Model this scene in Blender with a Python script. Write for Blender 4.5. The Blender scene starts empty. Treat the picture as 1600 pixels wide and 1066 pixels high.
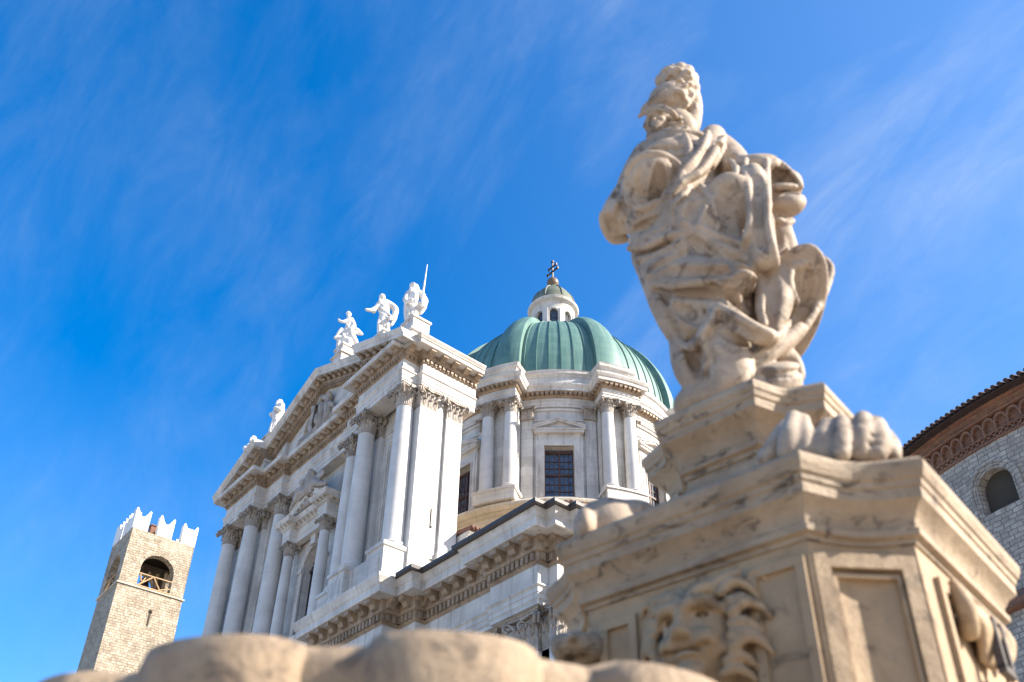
import bpy, math, random
import numpy as np
from mathutils import Vector, Matrix
random.seed(7)
PI = math.pi
R = math.radians
scene = bpy.context.scene
col = scene.collection

# ------------------------------------------------------------------ camera
EYE = 1.2                      # the photographer crouches: eye height
def cam_axes(pitch, roll, head):
    a, p, r = R(180 - head), R(pitch), R(roll)
    F = Vector((math.cos(a)*math.cos(p), math.sin(a)*math.cos(p), math.sin(p)))
    X = Vector((math.sin(a), -math.cos(a), 0)); U = X.cross(F)
    return F, X*math.cos(r) + U*math.sin(r), -X*math.sin(r) + U*math.cos(r)
FW, RT, UP = cam_axes(32.1, 1.10, 39.44)
cam = bpy.data.cameras.new("camera"); camo = bpy.data.objects.new("camera", cam)
col.objects.link(camo); scene.camera = camo
camo.matrix_world = Matrix(((RT.x, UP.x, -FW.x, 0), (RT.y, UP.y, -FW.y, 0), (RT.z, UP.z, -FW.z, EYE), (0, 0, 0, 1)))
cam.sensor_width = 36; cam.lens = 1427.8/1600*36
cam.shift_x = 3.7/1600; cam.shift_y = 223.5/1600
cam.clip_start = 0.05; cam.clip_end = 5000
cam.dof.use_dof = True; cam.dof.focus_distance = 48; cam.dof.aperture_fstop = 2.4
cam.dof.aperture_blades = 0

# ------------------------------------------------------------------ light
SUN_AZ, SUN_EL = 39.0, 32.0    # degrees counter-clockwise from +X, height
world = bpy.data.worlds.new("World"); scene.world = world; world.use_nodes = True
wn = world.node_tree; wn.nodes.clear()
def N(nt, t, **k):
    n = nt.nodes.new(t)
    for a, b in k.items():
        if a.startswith('i_'):
            key = a[2:]
            n.inputs[int(key) if key.isdigit() else key.replace('_', ' ')].default_value = b
        else: setattr(n, a, b)
    return n
def Lk(nt, a, b): nt.links.new(a, b)
sky = N(wn, 'ShaderNodeTexSky', sky_type='NISHITA', sun_disc=False)
sky.sun_elevation = R(SUN_EL); sky.sun_rotation = R(90 - SUN_AZ)
sky.altitude = 600; sky.air_density = 1.0; sky.dust_density = 0.6; sky.ozone_density = 3.0
hsv = N(wn, 'ShaderNodeHueSaturation'); hsv.inputs['Saturation'].default_value = 1.6; hsv.inputs['Hue'].default_value = .503
hsv.inputs['Value'].default_value = .95
Lk(wn, sky.outputs[0], hsv.inputs['Color'])
tc = N(wn, 'ShaderNodeTexCoord'); mp = N(wn, 'ShaderNodeMapping')
mp.inputs['Rotation'].default_value = (R(25), R(-35), R(20)); mp.inputs['Scale'].default_value = (1.0, 3.4, 1.9)
Lk(wn, tc.outputs['Generated'], mp.inputs[0])
cn = N(wn, 'ShaderNodeTexNoise'); cn.inputs['Scale'].default_value = 1.6; cn.inputs['Detail'].default_value = 9
cn.inputs['Roughness'].default_value = .58; cn.inputs['Distortion'].default_value = .35
cf = N(wn, 'ShaderNodeTexNoise'); cf.inputs['Scale'].default_value = 5.5; cf.inputs['Detail'].default_value = 10; cf.inputs['Roughness'].default_value = .66; cf.inputs['Distortion'].default_value = .5
Lk(wn, mp.outputs[0], cf.inputs['Vector'])
Lk(wn, mp.outputs[0], cn.inputs['Vector'])
def wramp(src, stops):
    r = N(wn, 'ShaderNodeValToRGB'); e = r.color_ramp.elements
    while len(e) < len(stops): e.new(.5)
    for i, (p, v) in enumerate(stops): e[i].position = p; e[i].color = (v, v, v, 1)
    Lk(wn, src, r.inputs[0]); return r.outputs[0]
def wmath(op, a, b):
    m = N(wn, 'ShaderNodeMath', operation=op)
    for i, x in enumerate((a, b)):
        if isinstance(x, (int, float)): m.inputs[i].default_value = x
        else: Lk(wn, x, m.inputs[i])
    return m.outputs[0]
dt = N(wn, 'ShaderNodeVectorMath', operation='DOT_PRODUCT'); Lk(wn, tc.outputs['Generated'], dt.inputs[0])
dt.inputs[1].default_value = (math.cos(R(SUN_AZ)), math.sin(R(SUN_AZ)), 0)
sep = N(wn, 'ShaderNodeSeparateXYZ'); Lk(wn, tc.outputs['Generated'], sep.inputs[0])
sm_ = wmath('ADD', wmath('MULTIPLY', dt.outputs['Value'], .5), .5)            # 0 away from the sun .. 1 towards it
hz_sun = wramp(sm_, [(.34, .0), (.50, .07), (.68, .20), (1.0, .75)])
hz_low = wramp(sep.outputs[2], [(.0, .62), (.34, .15), (.58, .0)])
wisps = wmath('MULTIPLY', wmath('MULTIPLY', wramp(cn.outputs['Fac'], [(.42, .0), (.60, .5), (.8, 1.0)]), wramp(cf.outputs['Fac'], [(.34, .06), (.56, .30), (.80, .62)])), wramp(sm_, [(.12, .22), (.34, .45), (.48, .95), (.7, 1.0)]))
veil = wmath('MINIMUM', wmath('ADD', wmath('ADD', hz_sun, hz_low), wisps), .92)
cm = N(wn, 'ShaderNodeMixRGB'); cm.inputs[2].default_value = (2.3, 2.6, 3.1, 1)
Lk(wn, veil, cm.inputs[0]); Lk(wn, hsv.outputs[0], cm.inputs[1])
bg = N(wn, 'ShaderNodeBackground'); bg.inputs[1].default_value = 0.135
Lk(wn, cm.outputs[0], bg.inputs[0]); wo = N(wn, 'ShaderNodeOutputWorld'); Lk(wn, bg.outputs[0], wo.inputs[0])
sl = bpy.data.lights.new("sun", 'SUN'); sl.energy = 5.0; sl.angle = R(.5); sl.color = (1, .92, .81)
so = bpy.data.objects.new("sun", sl); col.objects.link(so)
sd = Vector((math.cos(R(SUN_AZ))*math.cos(R(SUN_EL)), math.sin(R(SUN_AZ))*math.cos(R(SUN_EL)), math.sin(R(SUN_EL))))
so.rotation_euler = sd.to_track_quat('Z', 'Y').to_euler()
so.location = (30, 30, 40)
scene.view_settings.view_transform = 'Standard'; scene.view_settings.look = 'None'
scene.view_settings.gamma = 1; scene.view_settings.exposure = 1.36
scene.cycles.use_denoising = True
scene.cycles.max_bounces = 6

# ------------------------------------------------------------------ materials
def new_mat(name):
    m = bpy.data.materials.new(name); m.use_nodes = True; m.node_tree.nodes.clear()
    nt = m.node_tree; o = N(nt, 'ShaderNodeOutputMaterial'); b = N(nt, 'ShaderNodeBsdfPrincipled')
    Lk(nt, b.outputs[0], o.inputs[0]); return m, nt, b
def ramp(nt, fac, stops):
    r = N(nt, 'ShaderNodeValToRGB'); e = r.color_ramp.elements
    while len(e) < len(stops): e.new(.5)
    for i, (p, c) in enumerate(stops): e[i].position = p; e[i].color = (*c, 1) if len(c) == 3 else c
    Lk(nt, fac, r.inputs[0]); return r.outputs[0]
def math_n(nt, op, a, b=None, c=None):
    m = N(nt, 'ShaderNodeMath', operation=op)
    for i, x in enumerate((a, b, c)):
        if x is None: continue
        if isinstance(x, (int, float)): m.inputs[i].default_value = x
        else: Lk(nt, x, m.inputs[i])
    return m.outputs[0]
def mixc(nt, fac, a, b, mode='MIX'):
    m = N(nt, 'ShaderNodeMixRGB', blend_type=mode)
    for i, x in enumerate((fac, a, b)):
        if isinstance(x, (int, float)): m.inputs[i].default_value = x
        elif isinstance(x, tuple): m.inputs[i].default_value = (*x, 1)
        else: Lk(nt, x, m.inputs[i])
    return m.outputs[0]
def noise(nt, vec, scale, detail=6, rough=.55, dist=0.0):
    n = N(nt, 'ShaderNodeTexNoise'); n.inputs['Scale'].default_value = scale; n.inputs['Detail'].default_value = detail
    n.inputs['Roughness'].default_value = rough; n.inputs['Distortion'].default_value = dist
    if vec is not None: Lk(nt, vec, n.inputs['Vector'])
    return n.outputs['Fac']
def scaled(nt, vec, s):
    m = N(nt, 'ShaderNodeMapping'); m.inputs['Scale'].default_value = s; Lk(nt, vec, m.inputs[0]); return m.outputs[0]
def wall_uv(nt, pos):
    """(x+y, z) coordinates so that courses run level round every wall"""
    s = N(nt, 'ShaderNodeSeparateXYZ'); Lk(nt, pos, s.inputs[0])
    c = N(nt, 'ShaderNodeCombineXYZ'); Lk(nt, math_n(nt, 'ADD', s.outputs[0], s.outputs[1]), c.inputs[0]); Lk(nt, s.outputs[2], c.inputs[1])
    return c.outputs[0]
def bump(nt, b, h, strength, dist):
    bp = N(nt, 'ShaderNodeBump'); bp.inputs['Strength'].default_value = strength; bp.inputs['Distance'].default_value = dist
    Lk(nt, h, bp.inputs['Height']); Lk(nt, bp.outputs[0], b.inputs['Normal'])
def marble(name, base, dark, stain, blocks=True, stain_amt=.5, bscale=1.0, joint=.19):
    m, nt, b = new_mat(name)
    g = N(nt, 'ShaderNodeNewGeometry'); pos = g.outputs['Position']
    n1 = noise(nt, pos, .55*bscale, 8, .6, .4); n2 = noise(nt, pos, 4.5*bscale, 6, .65)
    c = ramp(nt, n1, [(.32, dark), (.62, base)])
    st = noise(nt, scaled(nt, pos, (2.2*bscale, 2.2*bscale, .22*bscale)), 1.0, 7, .62, .3)   # rain streaks running down
    sf = ramp(nt, st, [(.53, (0, 0, 0)), (.74, (stain_amt,)*3)])
    c = mixc(nt, sf, c, stain)
    c = mixc(nt, ramp(nt, n2, [(.35, (.28, .28, .28)), (.6, (0, 0, 0))]), c, dark)
    h = n2
    if blocks:
        br = N(nt, 'ShaderNodeTexBrick'); br.offset = .5
        Lk(nt, wall_uv(nt, pos), br.inputs['Vector'])
        br.inputs['Color1'].default_value = (1, 1, 1, 1); br.inputs['Color2'].default_value = (.86, .85, .84, 1)
        br.inputs['Mortar'].default_value = (1-joint*2.2, 1-joint*2.3, 1-joint*2.4, 1)
        br.inputs['Scale'].default_value = 1; br.inputs['Mortar Size'].default_value = .014
        br.inputs['Brick Width'].default_value = 2.3; br.inputs['Row Height'].default_value = .95
        if blocks == 'drums':
            br.inputs['Brick Width'].default_value = 90; br.inputs['Row Height'].default_value = 3.3; br.inputs['Mortar'].default_value = (.82, .80, .78, 1)
            br.inputs['Color2'].default_value = (.93, .93, .93, 1)
        c = mixc(nt, 1.0, c, br.outputs['Color'], 'MULTIPLY')
    Lk(nt, c, b.inputs['Base Color']); b.inputs['Roughness'].default_value = .62
    bump(nt, b, h, .25, .03)
    return m
M = {}
M['marble'] = marble('white marble', (.65, .62, .57), (.45, .42, .38), (.24, .20, .15), stain_amt=.75)
M['marble_plain'] = marble('white marble carved', (.64, .605, .555), (.42, .385, .34), (.23, .185, .135), blocks=False, stain_amt=.8)
M['marble_dirt_shade'] = marble('weathered carved marble with painted shade', (.42, .37, .315), (.22, .18, .14), (.09, .065, .045), blocks=False, stain_amt=.85, bscale=2.4)  # dirt on the carving, base darkened further to imitate shade in its crevices
M['marble_warm'] = marble('cream limestone', (.62, .54, .42), (.47, .40, .30), (.34, .28, .20), stain_amt=.6)
M['statue_white'] = marble('roof statue marble', (.74, .72, .69), (.55, .52, .48), (.34, .30, .25), blocks=False, bscale=1.6)

def fountain_stone(name, base, dark, lichen, lich_amt, sc=1.0, bumpd=.01, thr=.56, zs=1.0):
    m, nt, b = new_mat(name)
    g = N(nt, 'ShaderNodeNewGeometry'); pos = g.outputs['Position']
    n1 = noise(nt, pos, 2.2*sc, 8, .62, .5); n2 = noise(nt, pos, 26*sc, 6, .7); n3 = noise(nt, scaled(nt, pos, (1, 1, zs)), 6.5*sc, 9, .68, .8)
    c = ramp(nt, n1, [(.30, dark), (.60, base)])
    c = mixc(nt, ramp(nt, n3, [(thr, (0, 0, 0)), (thr+.10, (lich_amt,)*3)]), c, lichen)
    c = mixc(nt, ramp(nt, n2, [(.35, (.35, .35, .35)), (.58, (0, 0, 0))]), c, dark)
    Lk(nt, c, b.inputs['Base Color']); b.inputs['Roughness'].default_value = .7
    hh = math_n(nt, 'ADD', math_n(nt, 'MULTIPLY', n3, 1.4), n2)
    bump(nt, b, hh, .55, bumpd); return m
M['fountain'] = fountain_stone('honey fountain stone', (.40, .28, .16), (.25, .16, .085), (.07, .045, .025), .75)
M['fountain_top'] = fountain_stone('lichened fountain stone', (.41, .31, .205), (.24, .17, .105), (.045, .032, .021), .9, 1.3, .012, .545, 2.4)
M['fountain_statue'] = fountain_stone('carved statue stone', (.44, .35, .26), (.235, .165, .108), (.075, .05, .032), .8, 1.3, .006, .53)
M['rim'] = fountain_stone('warm basin stone', (.38, .28, .18), (.23, .155, .095), (.11, .08, .055), .85, 1.3, .02, .52)

M['column'] = marble('pale column marble', (.64, .62, .585), (.50, .48, .45), (.32, .285, .24), blocks='drums', stain_amt=.35)
M['bracket'] = marble('grimy bracket stone with painted shade', (.36, .27, .185), (.19, .13, .08), (.08, .055, .033), blocks=False, stain_amt=.7, bscale=2.0)  # brown grime plus the shade under the cornices, both put into the colour
def copper():
    m, nt, b = new_mat('green copper')
    g = N(nt, 'ShaderNodeNewGeometry'); pos = g.outputs['Position']
    s = N(nt, 'ShaderNodeSeparateXYZ'); Lk(nt, pos, s.inputs[0])
    dx = math_n(nt, 'SUBTRACT', s.outputs[0], CX); dy = math_n(nt, 'SUBTRACT', s.outputs[1], CY)
    ang = math_n(nt, 'ARCTAN2', dy, dx)
    c2 = N(nt, 'ShaderNodeCombineXYZ'); Lk(nt, math_n(nt, 'MULTIPLY', ang, 64/(2*PI)), c2.inputs[0]); Lk(nt, s.outputs[2], c2.inputs[1])
    br = N(nt, 'ShaderNodeTexBrick'); br.offset = 0; Lk(nt, c2.outputs[0], br.inputs['Vector'])
    br.inputs['Scale'].default_value = 1; br.inputs['Brick Width'].default_value = 1.0; br.inputs['Row Height'].default_value = .95
    br.inputs['Mortar Size'].default_value = .035; br.inputs['Mortar Smooth'].default_value = .2; br.inputs['Bias'].default_value = 0
    br.inputs['Color1'].default_value = (.105, .205, .175, 1); br.inputs['Color2'].default_value = (.075, .16, .14, 1)
    br.inputs['Mortar'].default_value = (.07, .15, .12, 1)
    c3 = N(nt, 'ShaderNodeCombineXYZ'); Lk(nt, math_n(nt, 'MULTIPLY', ang, 26), c3.inputs[0]); Lk(nt, math_n(nt, 'MULTIPLY', s.outputs[2], .14), c3.inputs[1])
    st = noise(nt, c3.outputs[0], 1.6, 7, .65, .2)
    c = mixc(nt, ramp(nt, st, [(.48, (0, 0, 0)), (.72, (.75,)*3)]), br.outputs['Color'], (.19, .285, .225))
    c = mixc(nt, ramp(nt, st, [(.26, (.8,)*3), (.40, (0, 0, 0))]), c, (.05, .12, .10))
    n2 = noise(nt, pos, 1.1, 6, .6)
    c = mixc(nt, ramp(nt, n2, [(.52, (0, 0, 0)), (.75, (.5,)*3)]), c, (.15, .25, .18))
    Lk(nt, c, b.inputs['Base Color']); b.inputs['Roughness'].default_value = .55; b.inputs['Metallic'].default_value = 0
    bump(nt, b, br.outputs['Fac'], -.6, .06)
    return m
CX, CY = -56.35, 52.2          # axis of the dome
M['copper'] = copper()

def masonry(name, cols, mortar, bw, bh, ms, warp=.12, bd=.05):
    m, nt, b = new_mat(name)
    g = N(nt, 'ShaderNodeNewGeometry'); pos = g.outputs['Position']
    uv = wall_uv(nt, pos)
    nz = N(nt, 'ShaderNodeTexNoise'); nz.inputs['Scale'].default_value = .9/bh*.5; Lk(nt, pos, nz.inputs['Vector'])
    add = N(nt, 'ShaderNodeVectorMath', operation='MULTIPLY_ADD'); Lk(nt, nz.outputs['Color'], add.inputs[0])
    add.inputs[1].default_value = (warp, warp, 0); Lk(nt, uv, add.inputs[2])
    br = N(nt, 'ShaderNodeTexBrick'); br.offset = .5; br.squash = .7; br.squash_frequency = 3
    Lk(nt, add.outputs[0], br.inputs['Vector'])
    br.inputs['Scale'].default_value = 1; br.inputs['Brick Width'].default_value = bw; br.inputs['Row Height'].default_value = bh
    br.inputs['Mortar Size'].default_value = ms; br.inputs['Mortar Smooth'].default_value = .3
    br.inputs['Color1'].default_value = (*cols[0], 1); br.inputs['Color2'].default_value = (*cols[1], 1); br.inputs['Mortar'].default_value = (*mortar, 1)
    n1 = noise(nt, pos, 1.6/bh*.35, 5, .7); n2 = noise(nt, pos, .35, 6, .6)
    c = mixc(nt, ramp(nt, n1, [(.40, (.65,)*3), (.60, (0, 0, 0))]), br.outputs['Color'], cols[2])
    c = mixc(nt, ramp(nt, n2, [(.5, (0, 0, 0)), (.7, (.4,)*3)]), c, cols[3])
    Lk(nt, c, b.inputs['Base Color']); b.inputs['Roughness'].default_value = .85
    h = math_n(nt, 'ADD', math_n(nt, 'MULTIPLY', br.outputs['Fac'], -1.2), n1)
    bump(nt, b, h, .8, bd); return m
M['tower'] = masonry('rough tower stone', [(.53, .455, .345), (.36, .295, .21), (.19, .145, .10), (.60, .52, .40)], (.25, .20, .145), .62, .31, .035, .36, .14)
M['round'] = masonry('pale squared stone', [(.46, .415, .355), (.31, .275, .235), (.21, .18, .15), (.50, .45, .38)], (.17, .135, .105), .25, .135, .010, .10, .03)
M['brick'] = masonry('old red brick', [(.30, .125, .065), (.19, .08, .05), (.12, .06, .045), (.36, .20, .11)], (.20, .14, .10), .26, .075, .012, .01, .02)
def flat(name, c, rough=.6, var=.25, sc=8, metallic=0.0, bd=.01):
    m, nt, b = new_mat(name)
    g = N(nt, 'ShaderNodeNewGeometry')
    n = noise(nt, g.outputs['Position'], sc, 6, .6)
    Lk(nt, ramp(nt, n, [(.3, tuple(x*(1-var) for x in c)), (.7, c)]), b.inputs['Base Color'])
    b.inputs['Roughness'].default_value = rough; b.inputs['Metallic'].default_value = metallic
    bump(nt, b, n, .3, bd); return m
M['white_paint'] = flat('whitewashed merlon', (.80, .78, .74), .8, .12, 1.5)
M['terracotta'] = flat('terracotta tile', (.20, .085, .05), .8, .5, 3)
M['tile_dark'] = flat('dark weathered roof tile', (.06, .035, .028), .9, .5, 4)
M['lead'] = flat('dark roof lead', (.055, .045, .042), .5, .4, 1)
M['timber'] = flat('pale sawn timber', (.50, .33, .17), .7, .4, 5)
M['wood_frame'] = flat('dark brown window wood', (.085, .04, .028), .6, .3, 6)
M['bronze'] = flat('dark bronze', (.06, .045, .035), .45, .4, 4, .7)
M['iron'] = flat('rusty iron', (.10, .085, .075), .6, .4, 9, .3)
M['orb'] = flat('brown metal ball', (.20, .13, .08), .5, .4, 2)
M['slate'] = flat('grey green lantern roof', (.17, .19, .14), .7, .5, 1.3)
M['paving'] = flat('grey piazza paving', (.46, .40, .33), .85, .3, .8)
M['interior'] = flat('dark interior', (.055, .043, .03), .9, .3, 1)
M['window_bars'] = flat('dark leaded bars', (.05, .035, .03), .6, .3, 3)
def glass():
    m, nt, b = new_mat('old window glass')
    g = N(nt, 'ShaderNodeNewGeometry'); n = noise(nt, g.outputs['Position'], 2.5, 3)
    Lk(nt, ramp(nt, n, [(.3, (.03, .045, .07)), (.7, (.10, .13, .17))]), b.inputs['Base Color'])
    b.inputs['Roughness'].default_value = .16; b.inputs['Specular IOR Level'].default_value = .7
    bump(nt, b, n, .15, .05); return m
M['glass'] = glass()

# ------------------------------------------------------------------ mesh helpers
class MB:
    def __init__(s): s.v = []; s.f = []; s.n = 0
    def add(s, vs, fs):
        s.v.extend(tuple(map(float, p)) for p in vs); s.f.extend(tuple(i + s.n for i in f) for f in fs); s.n += len(vs)
    def box(s, x0, x1, y0, y1, z0, z1):
        s.add([(x0, y0, z0), (x1, y0, z0), (x1, y1, z0), (x0, y1, z0), (x0, y0, z1), (x1, y0, z1), (x1, y1, z1), (x0, y1, z1)],
              [(0, 3, 2, 1), (4, 5, 6, 7), (0, 1, 5, 4), (1, 2, 6, 5), (2, 3, 7, 6), (3, 0, 4, 7)])
    def prism(s, poly, z0, z1):
        n = len(poly)
        s.add([(x, y, z0) for x, y in poly] + [(x, y, z1) for x, y in poly],
              [tuple(range(n))[::-1], tuple(range(n, 2*n))] + [(i, (i+1) % n, n + (i+1) % n, n + i) for i in range(n)])
    def hexa(s, a, b):
        """two matching quads a and b -> closed box"""
        s.add(list(a) + list(b), [(0, 1, 2, 3), (7, 6, 5, 4)] + [(i, i+4, (i+1) % 4 + 4, (i+1) % 4) for i in range(4)])
    def strip(s, rows, closed=False, caps=False):
        m = len(rows[0]); vs = [p for r in rows for p in r]; fs = []
        k = m if closed else m - 1
        for i in range(len(rows)-1):
            for j in range(k): fs.append((i*m+j, i*m+(j+1) % m, (i+1)*m+(j+1) % m, (i+1)*m+j))
        if caps: fs.append(tuple(range(m))[::-1]); fs.append(tuple((len(rows)-1)*m + j for j in range(m)))
        s.add(vs, fs)
    def lathe(s, prof, c=(0, 0), n=24, a0=0, a1=2*PI):
        full = abs(a1 - a0 - 2*PI) < 1e-6
        k = n if full else n + 1
        rows = [[(c[0] + r*math.cos(a0+(a1-a0)*j/n), c[1] + r*math.sin(a0+(a1-a0)*j/n), z) for j in range(k)] for r, z in prof]
        s.strip(rows, closed=full, caps=full)
    def tube(s, pts, rad, n=6):
        pts = [Vector(p) for p in pts]
        if not hasattr(rad, '__len__'): rad = [rad]*len(pts)
        rows = []; prev = None
        for i, p in enumerate(pts):
            t = (pts[min(i+1, len(pts)-1)] - pts[max(i-1, 0)]).normalized()
            if prev is None: prev = t.orthogonal().normalized()
            x = (prev - t*prev.dot(t)).normalized(); y = t.cross(x); prev = x
            rows.append([p + (x*math.cos(2*PI*k/n) + y*math.sin(2*PI*k/n))*rad[i] for k in range(n)])
        s.strip(rows, closed=True, caps=True)
    def sweep(s, path, prof, closed=False, side=1):
        """carry profile [(out, z)] along a plan path; out is to the right of travel times side"""
        n = len(path); rows = []
        P = [Vector(p[:2]) for p in path]
        for i in range(n):
            a = P[i] - P[i-1] if (i > 0 or closed) else P[1] - P[0]
            b = P[(i+1) % n] - P[i] if (i < n-1 or closed) else P[-1] - P[-2]
            a = a.normalized(); b = b.normalized()
            na = Vector((a.y, -a.x))*side; nb = Vector((b.y, -b.x))*side
            m = na + nb; m = m / max(.35, m.dot(na)) if m.length > 1e-6 else na
            rows.append([(P[i].x + m.x*o, P[i].y + m.y*o, z) for o, z in prof])
        if closed: rows.append(rows[0])
        s.strip(rows, closed=True, caps=not closed)
    def along(s, path, spacing, width, poly, closed=False, side=1, margin=.1):
        """repeat an (out, z) outline of given width along the path"""
        P = [Vector(p[:2]) for p in path]; n = len(P)
        for i in range(n if closed else n-1):
            a, b = P[i], P[(i+1) % n]; L = (b-a).length
            if L < width: continue
            t = (b-a)/L; nn = Vector((t.y, -t.x))*side
            k = max(1, int(round((L - 2*margin)/spacing)))
            for j in range(k):
                c = a + t*(margin + (L-2*margin)*(j+.5)/k) if not closed else a + t*L*(j+.5)/max(1, int(round(L/spacing)))
                r0 = [(c.x - t.x*width/2 + nn.x*o, c.y - t.y*width/2 + nn.y*o, z) for o, z in poly]
                r1 = [(c.x + t.x*width/2 + nn.x*o, c.y + t.y*width/2 + nn.y*o, z) for o, z in poly]
                s.strip([r0, r1], closed=True, caps=True)
    def xf(s, mtx, i0=0):
        s.v[i0:] = [tuple(mtx @ Vector(p)) for p in s.v[i0:]]
    def build(s, name, mat, parent=None, at=None, smooth=None, lift=True):
        """world coordinates are measured from the eye level; at = world origin of the new object (or parent origin)"""
        me = bpy.data.meshes.new(name)
        o = at if at is not None else (tuple(parent.matrix_world.translation) if parent is not None else (0, 0, 0))
        dz = EYE if lift else 0
        me.from_pydata([(x-o[0], y-o[1], z+dz-o[2]) for x, y, z in s.v], [], s.f); me.update()
        me.materials.append(mat)
        ob = bpy.data.objects.new(name, me); col.objects.link(ob)
        if parent is not None:
            ob.parent = parent
            if at is not None: ob.location = Vector(at) - parent.matrix_world.translation
        elif at is not None: ob.location = at
        ob.matrix_world = Matrix.Translation(o)
        if smooth: smooth_angle(me, smooth)
        return ob
def smooth_angle(me, deg):
    import bmesh
    bm = bmesh.new(); bm.from_mesh(me); bmesh.ops.recalc_face_normals(bm, faces=bm.faces)
    for f in bm.faces: f.smooth = True
    lim = R(deg)
    for e in bm.edges: e.smooth = (len(e.link_faces) == 2 and e.calc_face_angle(0) < lim)
    bm.to_mesh(me); bm.free()
def empty(name, loc, label, cat, group=None):
    o = bpy.data.objects.new(name, None); col.objects.link(o); o.location = loc; o.matrix_world = Matrix.Translation(loc)
    o.empty_display_size = .5
    o['label'] = label; o['category'] = cat
    if group: o['group'] = group
    return o
def tag(o, label=None, cat=None, group=None, kind=None):
    if label: o['label'] = label
    if cat: o['category'] = cat
    if group: o['group'] = group
    if kind: o['kind'] = kind
    return o
def place(src, parent, loc, rotz=0, scale=None):
    """copy of a part (with its sub-parts) put under parent at world loc"""
    o = src.copy(); col.objects.link(o); o.parent = parent
    o.location = Vector(loc) - parent.matrix_world.translation; o.rotation_euler = (0, 0, rotz)
    if scale: o.scale = scale
    for ch in src.children:
        c = ch.copy(); col.objects.link(c); c.parent = o
    return o

# ------------------------------------------------------------------ ground
g = MB(); g.box(-900, 900, -900, 900, -.5, 0)
tag(g.build('ground', M['paving'], lift=False), 'grey stone paved square', kind='structure')

# ================================================================== cathedral
XC = -56.35                    # centre line of the facade
cath = empty('cathedral', (XC, 30, 0), 'white marble baroque cathedral with tall columned front and green copper dome', 'cathedral')

def arch_wall(mb, f, u0, u1, z0, z1, a0, a1, sill, spring, rise=None, depth=.5, seg=12, du=1e9, reveal=True):
    """wall sheet f(u,z,d) with one opening a0..a1 from sill to spring; rise>0 arches it"""
    rise = (a1-a0)/2 if rise is None else rise
    cuts = lambda a, b: max(1, int(math.ceil(abs(b-a)/du)))
    def sheet(ua, ub, za, zb):
        k = cuts(ua, ub)
        mb.strip([[f(ua+(ub-ua)*j/k, z, 0) for j in range(k+1)] for z in (za, zb)])
    if a0 > u0: sheet(u0, a0, z0, z1)
    if a1 < u1: sheet(a1, u1, z0, z1)
    if sill > z0: sheet(a0, a1, z0, sill)
    seg = seg if rise > 0 else max(1, cuts(a0, a1))
    def top(t): return spring + (rise*math.sin(PI*t) if rise > 0 else 0)
    us = [(a0+a1)/2 - (a1-a0)/2*math.cos(PI*j/seg) for j in range(seg+1)] if rise > 0 else [a0+(a1-a0)*j/seg for j in range(seg+1)]
    zs = [spring + rise*math.sqrt(max(0, 1-((u-(a0+a1)/2)/((a1-a0)/2))**2)) for u in us] if rise > 0 else [spring]*(seg+1)
    mb.strip([[f(u, z, 0) for u, z in zip(us, zs)], [f(u, z1, 0) for u in us]])
    if reveal:
        ring = [(a0, sill)] + list(zip(us, zs)) + [(a1, sill)]
        mb.strip([[f(u, z, 0) for u, z in ring], [f(u, z, depth) for u, z in ring]])
        mb.strip([[f(a0, sill, 0), f(a1, sill, 0)], [f(a0, sill, depth), f(a1, sill, depth)]])
    return ring if reveal else None

# ---- orders: shaft and capital prototypes --------------------------------
def leaf(mb, base, out, side, up, h, w, curl):
    """acanthus leaf: bent lobed strip leaning out and curling over at the tip"""
    prof = [(0, 0, .55), (.03, .35, .8), (.10, .68, 1.0), (.30, .92, .85), (.55, .93, .55), (.62, .80, .12)]
    rows = []
    for k, (o, z, ww) in enumerate(prof):
        ww *= w*(1.0 if k % 2 == 0 else .82)
        c = base + out*(o*curl) + up*(z*h)
        rows.append([c - side*ww*.5 - out*.04*w, c - side*ww*.22 + out*.10*w, c + out*.02*w, c + side*ww*.22 + out*.10*w, c + side*ww*.5 - out*.04*w])
    mb.strip(rows)
def volute(mb, c, out, up, side, r, w):
    pts = []
    for k in range(15):
        t = k/14; a = -PI*.5 + t*2.6*PI; rr = r*(1-.72*t)
        pts.append(c + out*(rr*math.cos(a)) + up*(rr*math.sin(a)))
    for sgn in (-1, 1):
        mb.tube([p + side*sgn*w*.35 for p in pts], [w*.34*(1-.4*i/14) for i in range(15)], 5)
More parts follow.
